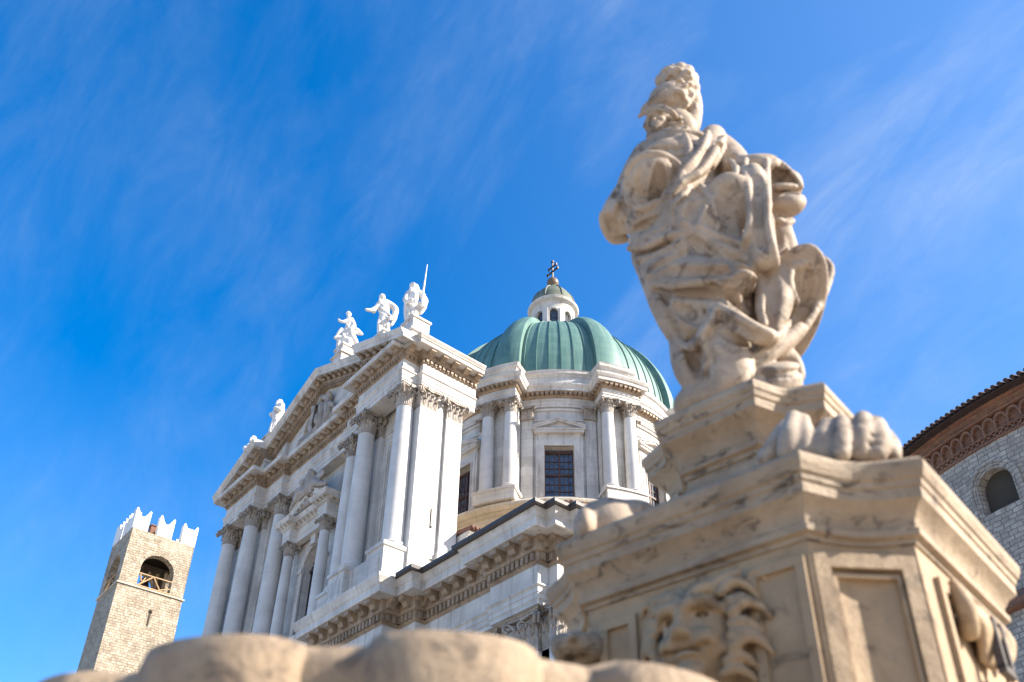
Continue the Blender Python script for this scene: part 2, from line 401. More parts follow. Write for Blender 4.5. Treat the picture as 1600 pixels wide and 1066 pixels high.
def capital_mesh(r, h, flat=0):
    """corinthian capital; flat>0 makes the rectangular version: flat = half width, r = half depth"""
    mb = MB(); up = Vector((0, 0, 1))
    hw = flat if flat else r
    if flat:
        dd = r
        mb.prism([(-hw, -dd), (hw, -dd), (hw, dd), (-hw, dd)], -.06, h*.88)
        e = 1.05
        mb.prism([(-hw*e, -dd*e-.02), (hw*e, -dd*e-.02), (hw*e, dd), (-hw*e, dd)], -.10, -.02)
    else:
        mb.lathe([(r*1.10, -.10), (r*1.10, -.02), (r, 0), (r*.98, h*.3), (r*1.08, h*.7), (r*1.28, h*.86), (r*1.3, h*.88)], n=16)
    # leaves
    if flat:
        for row, (z0, hh, k, off) in enumerate(((0, .42, 3, 0), (h*.02, .70, 4, .5))):
            for j in range(k):
                x = (-1 + (2*j+1)/k)*hw
                leaf(mb, Vector((x, -r, z0)), Vector((0, -1, 0)), Vector((1, 0, 0)), up, h*hh, 2*hw/k*1.05, r*0+hw*.42*(1+.3*row))
        for sx in (-1, 1):
            for z0, hh in ((0, .42), (0, .70)):
                leaf(mb, Vector((sx*hw, -r*.4, z0)), Vector((sx, 0, 0)), Vector((0, 1, 0)), up, h*hh, r*.9, hw*.4)
    else:
        for row, (hh, k, off) in enumerate(((.42, 8, 0), (.70, 8, .5))):
            for j in range(k):
                a = 2*PI*(j+off)/k; o = Vector((math.cos(a), math.sin(a), 0)); s_ = Vector((-math.sin(a), math.cos(a), 0))
                leaf(mb, o*r, o, s_, up, h*hh, 2*PI*r/k*1.05, r*.62*(1+.2*row))
    # corner volutes and abacus
    corners = [(-1, -1), (1, -1)] if flat else [(-1, -1), (1, -1), (1, 1), (-1, 1)]
    ex = hw*1.0 + (r*.55 if not flat else hw*.38); ey = ex if not flat else r + hw*.40
    for cx, cy in corners:
        px, py = cx*ex*.93, cy*ey*.93
        o = Vector((cx, cy, 0)).normalized(); s_ = Vector((-o.y, o.x, 0))
        volute(mb, Vector((px, py, h*.74)), o, up, s_, h*.13, h*.13)
        stem = [Vector((cx*hw*.55, cy*(ey-.45*hw if flat else hw*.62), h*.42)), Vector((cx*hw*.8, cy*(ey-.2*hw if flat else hw*.85), h*.66)), Vector((px, py, h*.86))]
        mb.tube(stem, [h*.05, h*.06, h*.05], 5)
    for sx, sy in ((0, -1),) if flat else ((0, -1), (1, 0), (0, 1), (-1, 0)):
        o = Vector((sx, sy, 0)); s_ = Vector((-sy, sx, 0)); b0 = o*((r+.02) if flat else r*1.25)
        for sg in (-1, 1): volute(mb, b0 + s_*sg*hw*.24 + up*h*.70 + o*.05, s_*sg, up, o, h*.085, h*.08)
        mb.box(*(sorted((b0.x-.11*h, b0.x+.11*h))), *(sorted((b0.y-.11*h, b0.y+.11*h))), h*.84, h*1.0)
    def aba(e, z0, z1):
        pts = []
        cs = [(-1, -1), (1, -1), (1, 1), (-1, 1)]
        fx, fy = ex*e, ey*e; back = -r if not flat else None
        for i in range(4):
            (x0, y0), (x1, y1) = cs[i], cs[(i+1) % 4]
            for k in range(6):
                t = k/6; bow = .16*math.sin(PI*t)
                x = (x0+(x1-x0)*t); y = (y0+(y1-y0)*t)
                nx, ny = -(y1-y0)/2, (x1-x0)/2
                X, Y = (x + nx*bow)*fx, (y + ny*bow)*fy
                if flat: Y = min(Y, r)
                pts.append((X, Y))
        mb.prism(pts, z0, z1)
    aba(.98, h*.87, h*.93); aba(1.06, h*.93, h)
    return mb
def base_profile(r, s=1.0):
    return [(r*1.36, 0), (r*1.38, .08*s), (r*1.36, .17*s), (r*1.18, .20*s), (r*1.12, .27*s), (r*1.20, .34*s), (r*1.24, .40*s), (r*1.18, .46*s), (r*1.05, .50*s)]
def make_column(name, r0, r1, H, caph, segs=26):
    """whole column, origin at its foot: base + tapered shaft + capital child. H = foot to underside of architrave"""
    mb = MB(); prof = base_profile(r0)
    zt = H - caph
    for k in range(9):
        t = k/8; prof.append((r0 - (r0-r1)*t**1.6, .52 + (zt-.52)*t))
    mb.lathe(prof, n=segs)
    mb.box(-r0*1.4, r0*1.4, -r0*1.4, r0*1.4, -.3, 0)
    sh = mb.build(name, M['column'], smooth=35, lift=False)
    c = capital_mesh(r1, caph); 
    co = c.build('capital', M['marble_dirt_shade'], smooth=40, lift=False); co.parent = sh; co.location = (0, 0, zt)
    return sh
def make_pilaster(name, hw, d, H, caph):
    """flat pilaster, origin at foot centre of its back; projects d toward -Y"""
    mb = MB(); zt = H - caph
    mb.box(-hw*1.18, hw*1.18, -d-hw*.16, 0, 0, .2); mb.box(-hw*1.1, hw*1.1, -d-hw*.09, 0, .2, .48)
    mb.box(-hw, hw, -d, 0, .48, zt)
    sh = mb.build(name, M['column'], lift=False)
    c = capital_mesh(d/2+.001, caph, flat=hw)
    co = c.build('capital', M['marble_dirt_shade'], smooth=40, lift=False); co.parent = sh; co.location = (0, -d/2, zt)
    return sh

def set_first(o, parent, loc, rotz=0):
    o.parent = parent; o.location = Vector(loc) - parent.matrix_world.translation; o.rotation_euler = (0, 0, rotz)

# giant upper order: foot 26.2, architrave 38.7 (measured from the eye level)
ZF, ZA = 26.2, 38.7
big = make_column('column', .68, .57, ZA-ZF, 1.5)
spots = [(XC-13.3, 25.9), (XC-9.0, 25.9), (XC-5.6, 26.85), (XC+5.6, 26.85), (XC+8.8, 25.9), (XC+13.28, 26.12)]
for i, (x, y) in enumerate(spots):
    (set_first if i == 0 else place)(big, cath, (x, y, ZF+EYE))
pil = make_pilaster('pilaster', .66, .35, ZA-ZF, 1.5)
pspots = [(-41.99-.02, 27.38, PI/2), (-42.0, 29.5, PI/2)]          # lit flank
for i, (x, y, a) in enumerate(pspots):
    (set_first if i == 0 else place)(pil, cath, (x-.33, y, ZF+EYE), a)
for x in (XC-13.3, XC-9.0, XC+8.8, XC-7.3, XC+7.3, XC-5.6, XC+5.6):
    place(pil, cath, (x, 27.0 if abs(x-XC) > 8 else 27.85, ZF+EYE), 0)
corner = make_pilaster('pilaster', .72, .35, ZA-ZF, 1.5)
set_first(corner, cath, (XC+13.63, 27.0, ZF+EYE), 0)
place(corner, cath, (XC-13.63, 27.0, ZF+EYE), 0)

# walls of the upper order
w = MB()
w.box(XC+8.0, -42.35, 27.0, 30.2, ZF-3, ZA+3.2)                      # right pier
w.box(-42.36-.3, -42.20, 28.1, 28.8, ZF, ZA)                        # strip between the two flank pilasters
w.box(XC-14.0, XC-8.0, 27.0, 30.2, ZF-3, ZA+3.2)                     # left pier
w.box(XC+4.6, XC+8.0, 27.85, 30.2, ZF-3, ZA+3.2); w.box(XC-8.0, XC-4.6, 27.85, 30.2, ZF-3, ZA+3.2)
fw = lambda u, z, d: (u, 27.6+d, z)
arch_wall(w, fw, XC-4.6, XC+4.6, ZF-3, ZA+3.2, XC-1.55, XC+1.55, 23.5, 31.0, None, 1.0, 16)
w.box(XC-8.5, XC+8.5, 29.3, 30.25, 20.5, ZA+3.0)  # unseen back wall, added to stop sun leaking through from behind
w.build('wall', M['marble'], cath)
# recessed frames between paired columns on the wall
for x0, x1 in ((XC+10.1, XC+12.0), (XC-12.0, XC-10.1)):
    fr = MB()
    for a, b, c, d in ((x0, x0+.14, 28.2, 36.2), (x1-.14, x1, 28.2, 36.2), (x0, x1, 36.2, 36.34), (x0, x1, 28.06, 28.2),
                       (x0+.28, x0+.34, 28.5, 35.9), (x1-.34, x1-.28, 28.5, 35.9), (x0+.28, x1-.28, 35.9, 35.96), (x0-.3, x1+.3, 37.1, 37.3)):
        fr.box(a, b, 26.9, 27.0, c, d)
    fr.build('wall_panel', M['marble_plain'], cath)
# flank panel door, small vent
vt = MB(); vt.box(-42.2, -41.96, 28.12, 28.3, 28.3, 29.6); vt.build('vent', M['lead'], cath)

# plinth zone under the upper columns
pl = MB()
for s in (-1, 1):
    a = XC + s*13.35; b = XC + s*8.8
    for c in (a, b):
        pl.box(c-.95, c+.95, 24.95, 26.9, 23.0, ZF-.28); pl.box(c-1.05, c+1.05, 24.85, 26.9, ZF-.28, ZF-.02)
        pl.box(c-.55, c+.55, 24.90, 24.95, 23.9, 25.4)
    pl.box(min(a, b), max(a, b), 25.35, 27.2, 23.0, ZF-.25)
    c = XC + s*5.6; pl.box(c-.95, c+.95, 25.95, 27.9, 23.0, ZF-.28); pl.box(c-1.05, c+1.05, 25.85, 27.9, ZF-.28, ZF-.02)
pl.box(-43.3, -41.85, 26.55, 28.12, 23.0, ZF-.03); pl.box(-43.3, -41.85, 28.75, 30.25, 23.0, ZF-.03)
pl.box(-43.3, -42.0, 28.12, 28.75, 23.0, ZF-.3)
pl.box(XC-9, XC+9, 26.8, 27.85, 22.8, 23.9)
pl.build('plinth', M['marble'], cath)

# ---- upper entablature -----------------------------------------------------
P_UP = [(-42.0, 31.2), (-42.0, 26.62), (-42.5, 26.62), (-42.5, 25.3), (XC+8.1, 25.3), (XC+8.1, 26.25), (XC+5.0, 26.25),
        (XC+5.0, 26.75), (XC-5.0, 26.75), (XC-5.0, 26.25), (XC-8.1, 26.25), (XC-8.1, 25.3), (XC-13.85, 25.3), (XC-13.85, 26.62), (XC-14.35, 26.62), (XC-14.35, 31.2)]
side = -1
def solid(prof, back=-.6): return [(back, prof[0][1])] + prof + [(back, prof[-1][1])]
ent = MB()
ent.sweep(P_UP, solid([(0, ZA), (0, ZA+.32), (.05, ZA+.34), (.05, ZA+.68), (.09, ZA+.70), (.09, ZA+.98), (.18, ZA+1.06), (.2, ZA+1.14), (.02, ZA+1.16), (.02, ZA+2.0)], -1.4), side=side)
ent.build('entablature', M['marble_plain'], cath)
cor = MB()
def cornice_on(cor, path, z0, side, mod=True, closed=False, s=1.0, brk=None, sz=None):
    """bed mould, dentils, modillions, corona and gutter moulding, z0 = frieze top"""
    b_ = brk if brk is not None else cor; v = sz or s
    P = lambda L: [(o*s, z0+z*v) for o, z in L]
    b_.sweep(path, solid(P([(.02, 0), (.12, .08), (.12, .36), (.26, .40), (.30, .52), (.30, .90)]), -.6), closed=closed, side=side)
    b_.along(path, .34*s, .19*s, P([(.12, .12), (.25, .12), (.25, .36), (.12, .36)]), closed=closed, side=side, margin=.0)
    b_.along(path, .98*s, .42*s, P([(.29, .50), (.50, .52), (.62, .66), (.86, .70), (.88, .86), (.29, .86)]), closed=closed, side=side, margin=-.25*s)
    cor.sweep(path, solid(P([(.95, .86), (.98, .9), (.98, 1.14), (1.04, 1.18), (1.08, 1.26), (1.18, 1.40), (1.2, 1.5)]), -.6), closed=closed, side=side)
brk = MB()
cornice_on(cor, P_UP[:4] , ZA+2.0, side, brk=brk)
cornice_on(cor, P_UP[12:], ZA+2.0, side, brk=brk)
# middle stretch keeps its corona but has no gutter moulding: the gable carries it
pm = P_UP[3:13]
brk.sweep(pm, solid([(.02, ZA+2.0), (.12, ZA+2.08), (.12, ZA+2.36), (.26, ZA+2.4), (.30, ZA+2.52), (.30, ZA+2.9)], -.6), side=side)
brk.along(pm, .34, .19, [(.12, ZA+2.12), (.25, ZA+2.12), (.25, ZA+2.36), (.12, ZA+2.36)], side=side, margin=0)
brk.along(pm, .98, .42, [(.29, ZA+2.5), (.5, ZA+2.52), (.62, ZA+2.66), (.8, ZA+2.7), (.82, ZA+2.86), (.29, ZA+2.86)], side=side, margin=-.2)
cor.sweep(pm, solid([(.93, ZA+2.86), (.97, ZA+2.9), (.97, ZA+3.13), (1.0, ZA+3.18)], -.6), side=side)
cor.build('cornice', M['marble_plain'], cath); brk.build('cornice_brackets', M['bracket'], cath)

# ---- gable -------------------------------------------------------------------
gab = MB(); SL = .405
def zr(x, z0=46.85): return z0 - SL*abs(x-XC)
gbr = MB()
def rake(mb, x0, x1, Yf, z0, mod=True):
    """sloping cornice between x0 and x1 in front of plane Yf; z0 = its underside at the apex"""
    lim = 12.6
    def sw(prof, mb=mb):
        rows = []
        for x in ((x0, x1) if mb is not gbr else (max(x0, XC-lim), min(x1, XC+lim))):
            rows.append([(x, Yf-o, zr(x, z0)+h) for o, h in prof])
        mb.strip(rows, closed=True, caps=True)
    sw([(-.8, -.05), (.1, 0), (.12, .30), (.26, .34), (.30, .46), (.30, .82), (-.8, .82)], gbr)
    L = x1-x0; k = int(L/.34)
    for j in range(k):
        xa = x0+L*(j+.22)/k; xb = x0+L*(j+.78)/k
        if abs(xa-XC) > 12.4: continue
        gbr.hexa([(xa, Yf-.12, zr(xa, z0)+.06), (xb, Yf-.12, zr(xb, z0)+.06), (xb, Yf-.12, zr(xb, z0)+.31), (xa, Yf-.12, zr(xa, z0)+.31)],
                [(xa, Yf-.25, zr(xa, z0)+.06), (xb, Yf-.25, zr(xb, z0)+.06), (xb, Yf-.25, zr(xb, z0)+.31), (xa, Yf-.25, zr(xa, z0)+.31)])
    k = max(1, int(round(L/.95)))
    for j in range(k):
        xa = x0+L*(j+.5)/k-.21; xb = xa+.42
        if abs(xa-XC) > 12.4: continue
        gbr.strip([[(x, Yf-o, zr(x, z0)+h) for o, h in ((.29, .44), (.5, .46), (.62, .60), (.86, .64), (.88, .80), (.29, .80))] for x in (xa, xb)], closed=True, caps=True)
    sw([(-.8, .80), (.95, .80), (.98, .84), (.98, 1.08), (1.04, 1.12), (1.08, 1.20), (1.18, 1.36), (1.2, 1.46), (-.8, 1.5)])
rake(gab, XC, XC+8.3, 26.35, 46.85); rake(gab, XC-8.3, XC, 26.35, 46.85)
rake(gab, XC+8.0, XC+15.0, 25.34, 46.83); rake(gab, XC-15.0, XC-8.0, 25.34, 46.83)
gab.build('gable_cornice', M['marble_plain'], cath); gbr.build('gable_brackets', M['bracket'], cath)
ty = MB()
def tri(x0, x1, y0, y1, z0, dz):
    n = 8; xs = [x0+(x1-x0)*j/n for j in range(n+1)]
    for a, b in zip(xs, xs[1:]):
        ty.hexa([(a, y0, z0), (b, y0, z0), (b, y0, max(z0+.01, zr(b)+dz)), (a, y0, max(z0+.01, zr(a)+dz))],
                [(a, y1, z0), (b, y1, z0), (b, y1, max(z0+.01, zr(b)+dz)), (a, y1, max(z0+.01, zr(a)+dz))])
tri(XC, XC+8.15, 26.62, 28.5, 41.0, .3); tri(XC-8.15, XC, 26.62, 28.5, 41.0, .3)
tri(XC+8.15, XC+13.4, 25.62, 28.5, 41.0, .2); tri(XC-13.4, XC-8.15, 25.62, 28.5, 41.0, .2)
for s in (-1, 1):
    for cx in (6.6,):
        a, b = sorted((XC+s*cx-.75*s, XC+s*cx+.9*s)); ty.hexa([(a, 26.3, 41.7), (b, 26.3, 41.7), (b, 26.3, zr(b)), (a, 26.3, zr(a))], [(a, 26.7, 41.7), (b, 26.7, 41.7), (b, 26.7, zr(b)), (a, 26.7, zr(a))])
ty.build('gable_wall', M['marble'], cath)
# flat roof behind gable
rf = MB()
for s in (-1, 1):
    rf.hexa([(XC, 26.0, 48.2), (XC+s*14.5, 26.0, 41.9), (XC+s*14.5, 31.0, 41.9), (XC, 31.0, 48.2)], [(XC, 26.0, 48.0), (XC+s*14.5, 26.0, 41.7), (XC+s*14.5, 31.0, 41.7), (XC, 31.0, 48.0)])
rf.build('roof', M['lead'], cath)

# ---- central window with its small temple frame --------------------------------
ZS = 22.6
ae = MB()
small = make_column('column', .44, .37, 33.3-ZS-1.9, 1.0, 20)
for i, x in enumerate((XC-2.75, XC+2.75)):
    (set_first if i == 0 else place)(small, cath, (x, 26.75, ZS+1.9+EYE))
pa = [(XC+3.35, 27.6), (XC+3.35, 26.3), (XC+2.15, 26.3), (XC+2.15, 26.9), (XC-2.15, 26.9), (XC-2.15, 26.3), (XC-3.35, 26.3), (XC-3.35, 27.6)]
ae.sweep(pa, solid([(0, 33.3), (0, 33.7), (.06, 33.75), (.02, 33.8), (.02, 34.3)], -.5), side=side)
cornice_on(ae, pa, 34.3, side, s=.55)
for s in (-1, 1):
    pd_ = MB(); pd_.box(XC+s*2.75-.62, XC+s*2.75+.62, 26.1, 27.6, 22.8, ZS+1.9-.3); pd_.build('pedestal', M['marble_plain'], cath)
for s in (-1, 1):                                   # little gable
    x0, x1 = sorted((XC, XC+s*3.9))
    def zz(x, dz=0): return 36.95 - .46*abs(x-XC) + dz
    for prof in ([(-.3, 0), (.45, 0), (.5, .3), (.62, .42), (-.3, .45)], [(-.3, -.2), (.2, -.2), (.2, 0), (-.3, 0)]):
        ae.strip([[(x, 26.75-o, zz(x)+h-.35) for o, h in prof] for x in (x0, x1)], closed=True, caps=True)
    for j in range(7):
        xx = XC + s*(.3+j*.5); ae.box(xx-.1, xx+.1, 26.35, 26.6, zz(xx)-.55, zz(xx)-.33)
n = 6
for s in (-1, 1):
    for j in range(n):
        a, b = XC+s*3.3*j/n, XC+s*3.3*(j+1)/n
        za, zb = 36.6-.46*abs(a-XC), 36.6-.46*abs(b-XC)
        ae.hexa([(a, 27.0, 35.0), (b, 27.0, 35.0), (b, 27.0, zb), (a, 27.0, za)], [(a, 27.6, 35.0), (b, 27.6, 35.0), (b, 27.6, zb), (a, 27.6, za)])
ae.build('window_surround', M['marble_plain'], cath)
# arch moulding + impost
am = MB()
for r0, r1, y in ((1.55, 1.95, 27.48), (1.70, 1.86, 27.42)):
    rows = []
    for k in range(17):
        a = PI*k/16; c, s_ = math.cos(a), math.sin(a)
        rows.append([(XC+r*c, yy, 31.0+r*s_) for r, yy in ((r0, 27.65), (r0, y), (r1, y), (r1, 27.65))])
    am.strip(rows, closed=True, caps=True)
for s in (-1, 1):
    a, b = sorted((XC+s*1.5, XC+s*2.15)); am.box(a, b, 27.35, 27.65, 30.7, 31.05); am.box(min(XC+s*1.55, XC+s*2.0), max(XC+s*1.55, XC+s*2.0), 27.46, 27.65, 23.3, 30.7)
am.box(XC-.35, XC+.35, 27.2, 27.6, 32.5, 33.3)
am.build('arch_moulding', M['marble_plain'], cath)
win = MB(); win.box(XC-1.5, XC+1.5, 28.30, 28.36, 23.5, 32.5)
wob = win.build('window', M['glass'], cath)
wb = MB()
for k in range(-3, 4): wb.box(XC+k*.5-.035, XC+k*.5+.035, 28.22, 28.29, 23.5, 32.6)
for k in range(20): wb.box(XC-1.5, XC+1.5, 28.2, 28.28, 23.7+k*.47-.03, 23.7+k*.47+.03)
wb.box(XC-1.5, XC+1.5, 28.1, 28.3, 30.85, 31.1); wb.box(XC-.09, XC+.09, 28.1, 28.3, 23.5, 31.0)
wb.build('window_frame', M['window_bars'], wob)

# ---- lower storey ---------------------------------------------------------------
ZL = 21.7                      # frieze top of the lower order; gutter edge 23.2
P_LO = [(-29.1, 48.0), (-29.1, 28.45), (-29.55, 28.45), (-29.55, 27.45), (-30.2, 27.45), (-30.2, 26.75), (-33.9, 26.75), (-33.9, 27.0), (-40.1, 27.0), (-40.1, 26.3),
        (-41.7, 26.3), (-41.7, 25.15), (XC+7.2, 25.15), (XC+7.2, 26.1), (XC+4.2, 26.1), (XC+4.2, 27.0),
        (XC-4.2, 27.0), (XC-4.2, 26.1), (XC-7.2, 26.1), (XC-7.2, 25.15), (XC-14.6, 25.15), (XC-14.6, 26.3), (XC-16.3, 26.3), (XC-16.3, 27.0), (XC-27, 27.0), (XC-27, 48.0)]
lo = MB()
lo.sweep(P_LO, solid([(0, 18.55), (0, 18.82), (.05, 18.84), (.05, 19.12), (.09, 19.14), (.09, 19.40), (.2, 19.5), (.2, 19.58), (.02, 19.62), (.02, ZL-.98)], -1.2), side=side)
lo.build('entablature', M['marble'], cath)
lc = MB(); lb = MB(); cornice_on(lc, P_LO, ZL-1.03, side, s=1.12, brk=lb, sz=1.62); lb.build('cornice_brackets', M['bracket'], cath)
lc.build('cornice', M['marble_plain'], cath)
gt = MB()
gt.sweep(P_LO[:12], [(1.25, 22.98), (1.46, 22.93), (1.54, 23.02), (1.56, 23.2), (1.5, 23.26), (1.2, 23.28)], side=side)
gt.build('gutter', M['lead'], cath)
lw = MB()
lw.prism([(x, y) for x, y in P_LO][::-1] if False else [(XC-27.0, 27.5), (-30.0, 27.5), (-29.4, 29.0), (-29.4, 48), (XC-27, 48)], -EYE, 18.9)
lw.prism([(XC-27.0, 27.6), (-30.0, 27.6), (-29.7, 29.0), (-29.7, 48), (XC-27, 48)], 18.9, 22.4)
lw.build('wall', M['marble'], cath)
lp = MB()
lpil = make_pilaster('pilaster', .85, .5, 18.55+1.2-2.0, 2.0)
first = True
for x, y, a in ((-31.6, 27.75, 0), (-30.75, 28.0, 0), (-35.0, 28.0, 0), (-29.95, 28.1, PI/2), (-39.0, 28.0, 0), (XC-20, 28, 0), (XC-25, 28, 0)):
    (set_first if first else place)(lpil, cath, (x, y, 2.0), a); first = False
lcol = make_column('column', .9, .78, 18.55+1.2-2.0, 2.0)
first = True
for x, y in ((XC+13.5, 26.0), (XC+9.0, 26.0), (XC-9.0, 26.0), (XC-13.5, 26.0), (XC+5.6, 26.95), (XC-5.6, 26.95)):
    (set_first if first else place)(lcol, cath, (x, y, 2.0)); first = False
st = MB(); st.box(XC-29, XC+29, 22.5, 28.5, -EYE, .8); st.build('steps', M['marble'], cath)

# ---- nave and crossing block behind, tiled roofs ------------------------------
P_AI = [(-35.1, 75), (-35.1, 34.1), (-36.0, 33.2), (-42.0, 33.2), (-42.0, 30.3)]
ai = MB(); ai.prism([(-35.2, 75), (-35.2, 34.2), (-36.1, 33.3), (-42.1, 33.3), (-42.1, 30.4), (-70.6, 30.4), (-70.6, 33.3), (-77.6, 33.3), (-77.6, 75)], -EYE, 26.9)
ai.build('wall', M['marble_warm'], cath)
ac = MB(); cornice_on(ac, P_AI, 26.85, side, s=1.0); ac.build('cornice', M['marble_plain'], cath)
tr = MB(); tr.sweep(P_AI, [(1.22, 28.37), (1.36, 28.43), (1.36, 28.53), (-5, 29.3), (-5, 29.0)], side=side)
tr.along(P_AI, .34, .2, [(1.2, 28.46), (1.45, 28.48), (1.45, 28.66), (1.2, 28.70), (-3, 29.2), (-3, 28.9)], side=side, margin=0)
tr.build('tiled_roof', M['terracotta'], cath)

# ---- drum --------------------------------------------------------------------------
ROT = 4.0                      # window bays face -41 degrees
def cyl(r, a, z): return (CX + r*math.cos(R(a)), CY + r*math.sin(R(a)), z)
dr = MB()
dr.lathe([(13.3, 22), (13.3, 36.6), (13.5, 36.7), (13.5, 36.95), (13.3, 37.0), (13.3, 37.3), (13.8, 37.55)], (CX, CY), 96)
dr.build('drum_base', M['marble_warm'], cath)
led = MB(); led.lathe([(11, 37.5), (13.9, 37.5), (14.25, 37.7), (14.25, 37.95), (14.05, 38.15), (11, 38.3)], (CX, CY), 96)
led.build('drum_ledge', M['marble_warm'], cath)
WB = [ROT - 45 + 45*k for k in range(8)]          # bay centres
dw = MB(); RW = 12.0
for c in WB:
    f = lambda u, z, d, c=c: cyl(RW - d, c+u, z)
    arch_wall(dw, f, -22.5, 22.5, 38.2, 49.0, -6.1, 6.1, 39.5, 44.5, 0, .75, 1, 2.5)
dw.build('drum_wall', M['marble'], cath)
pr_ = MB()
for c in WB:
    p = c + 22.5
    def sector(r0, r1, a0, a1, z0, z1, k=6):
        rows = []
        for j in range(k+1):
            a = a0+(a1-a0)*j/k; rows.append([cyl(r0, a, z0), cyl(r1, a, z0), cyl(r1, a, z1), cyl(r0, a, z1)])
        pr_.strip(rows, closed=True, caps=True)
    sector(11.8, 12.95, p-6.6, p+6.6, 38.2, 48.7)
    sector(11.8, 14.45, p-7.4, p+7.4, 38.2, 39.15); sector(11.8, 14.55, p-7.7, p+7.7, 39.15, 39.35)
    sector(11.8, 12.2, p-11.8, p-7.0, 38.2, 48.7); sector(11.8, 12.2, p+7.0, p+11.8, 38.2, 48.7)
    sector(11.8, 12.35, p-12.6, p+12.6, 38.2, 39.0)
pr_.build('drum_pier', M['marble'], cath)
path = []
for c in WB:
    p = c + 22.5
    for a in np.linspace(c-22.5+7.3, c+22.5-7.3, 9): path.append(cyl(12.2, a, 0)[:2])
    for a in np.linspace(p-7.0, p+7.0, 5): path.append(cyl(14.25, a, 0)[:2])
de = MB()
de.sweep(path, solid([(0, 48.6), (0, 48.85), (.05, 48.87), (.05, 49.05), (.12, 49.12), (.02, 49.16), (.02, 49.55)], -2.3), closed=True, side=1)
db = MB(); db.sweep(path, solid([(.02, 49.5), (.12, 49.56), (.2, 49.66), (.2, 50.1)], -.5), closed=True, side=1)
db.along(path, .52, .27, [(.18, 49.68), (.48, 49.72), (.52, 50.02), (.18, 50.02)], side=1, margin=0)
de.sweep(path, solid([(.6, 50.0), (.62, 50.28), (.70, 50.34), (.82, 50.56), (.84, 50.66), (.5, 50.72)], -.9), closed=True, side=1)
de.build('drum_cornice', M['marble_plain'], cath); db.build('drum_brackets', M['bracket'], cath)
path2 = []
for c in WB:
    p = c + 22.5
    for a in np.linspace(c-22.5+7.6, c+22.5-7.6, 9): path2.append(cyl(12.1, a, 0)[:2])
    for a in np.linspace(p-6.4, p+6.4, 5): path2.append(cyl(13.7, a, 0)[:2])
da = MB()
da.sweep(path2, solid([(0, 50.5), (.1, 50.55), (.1, 50.8), (0, 50.85), (0, 52.0), (.06, 52.05), (.1, 52.2), (.28, 52.3), (.3, 52.52), (.36, 52.62), (0, 52.75)], -2.0), closed=True, side=1)
da.build('drum_attic', M['marble'], cath)
# string course
stc = MB(); stc.lathe([(11.9, 47.2), (12.1, 47.2), (12.12, 47.34), (11.9, 47.36)], (CX, CY), 96); stc.lathe([(11.9, 48.2), (12.14, 48.25), (12.18, 48.42), (11.9, 48.45)], (CX, CY), 96)
stc.build('string_course', M['marble_plain'], cath)
dcol = make_column('column', .60, .50, 48.6-39.35, 1.25, 20)
first = True
for c in WB:
    p = c + 22.5
    for s in (-4.5, 4.5):
        q = cyl(13.55, p+s, 39.35+EYE)
        (set_first if first else place)(dcol, cath, q, R(p+s)); first = False
dp = MB(); dpc = capital_mesh(.12, 1.15, flat=.55)
dpil = dpc.build('capital', M['marble_dirt_shade'], smooth=40, lift=False)
first = True
for c in WB:
    for s in (-22.5+9.6, 22.5-9.6):
        q = cyl(12.25, c+s, 47.4+EYE)
        (set_first if first else place)(dpil, cath, q, R(c+s)+PI/2); first = False
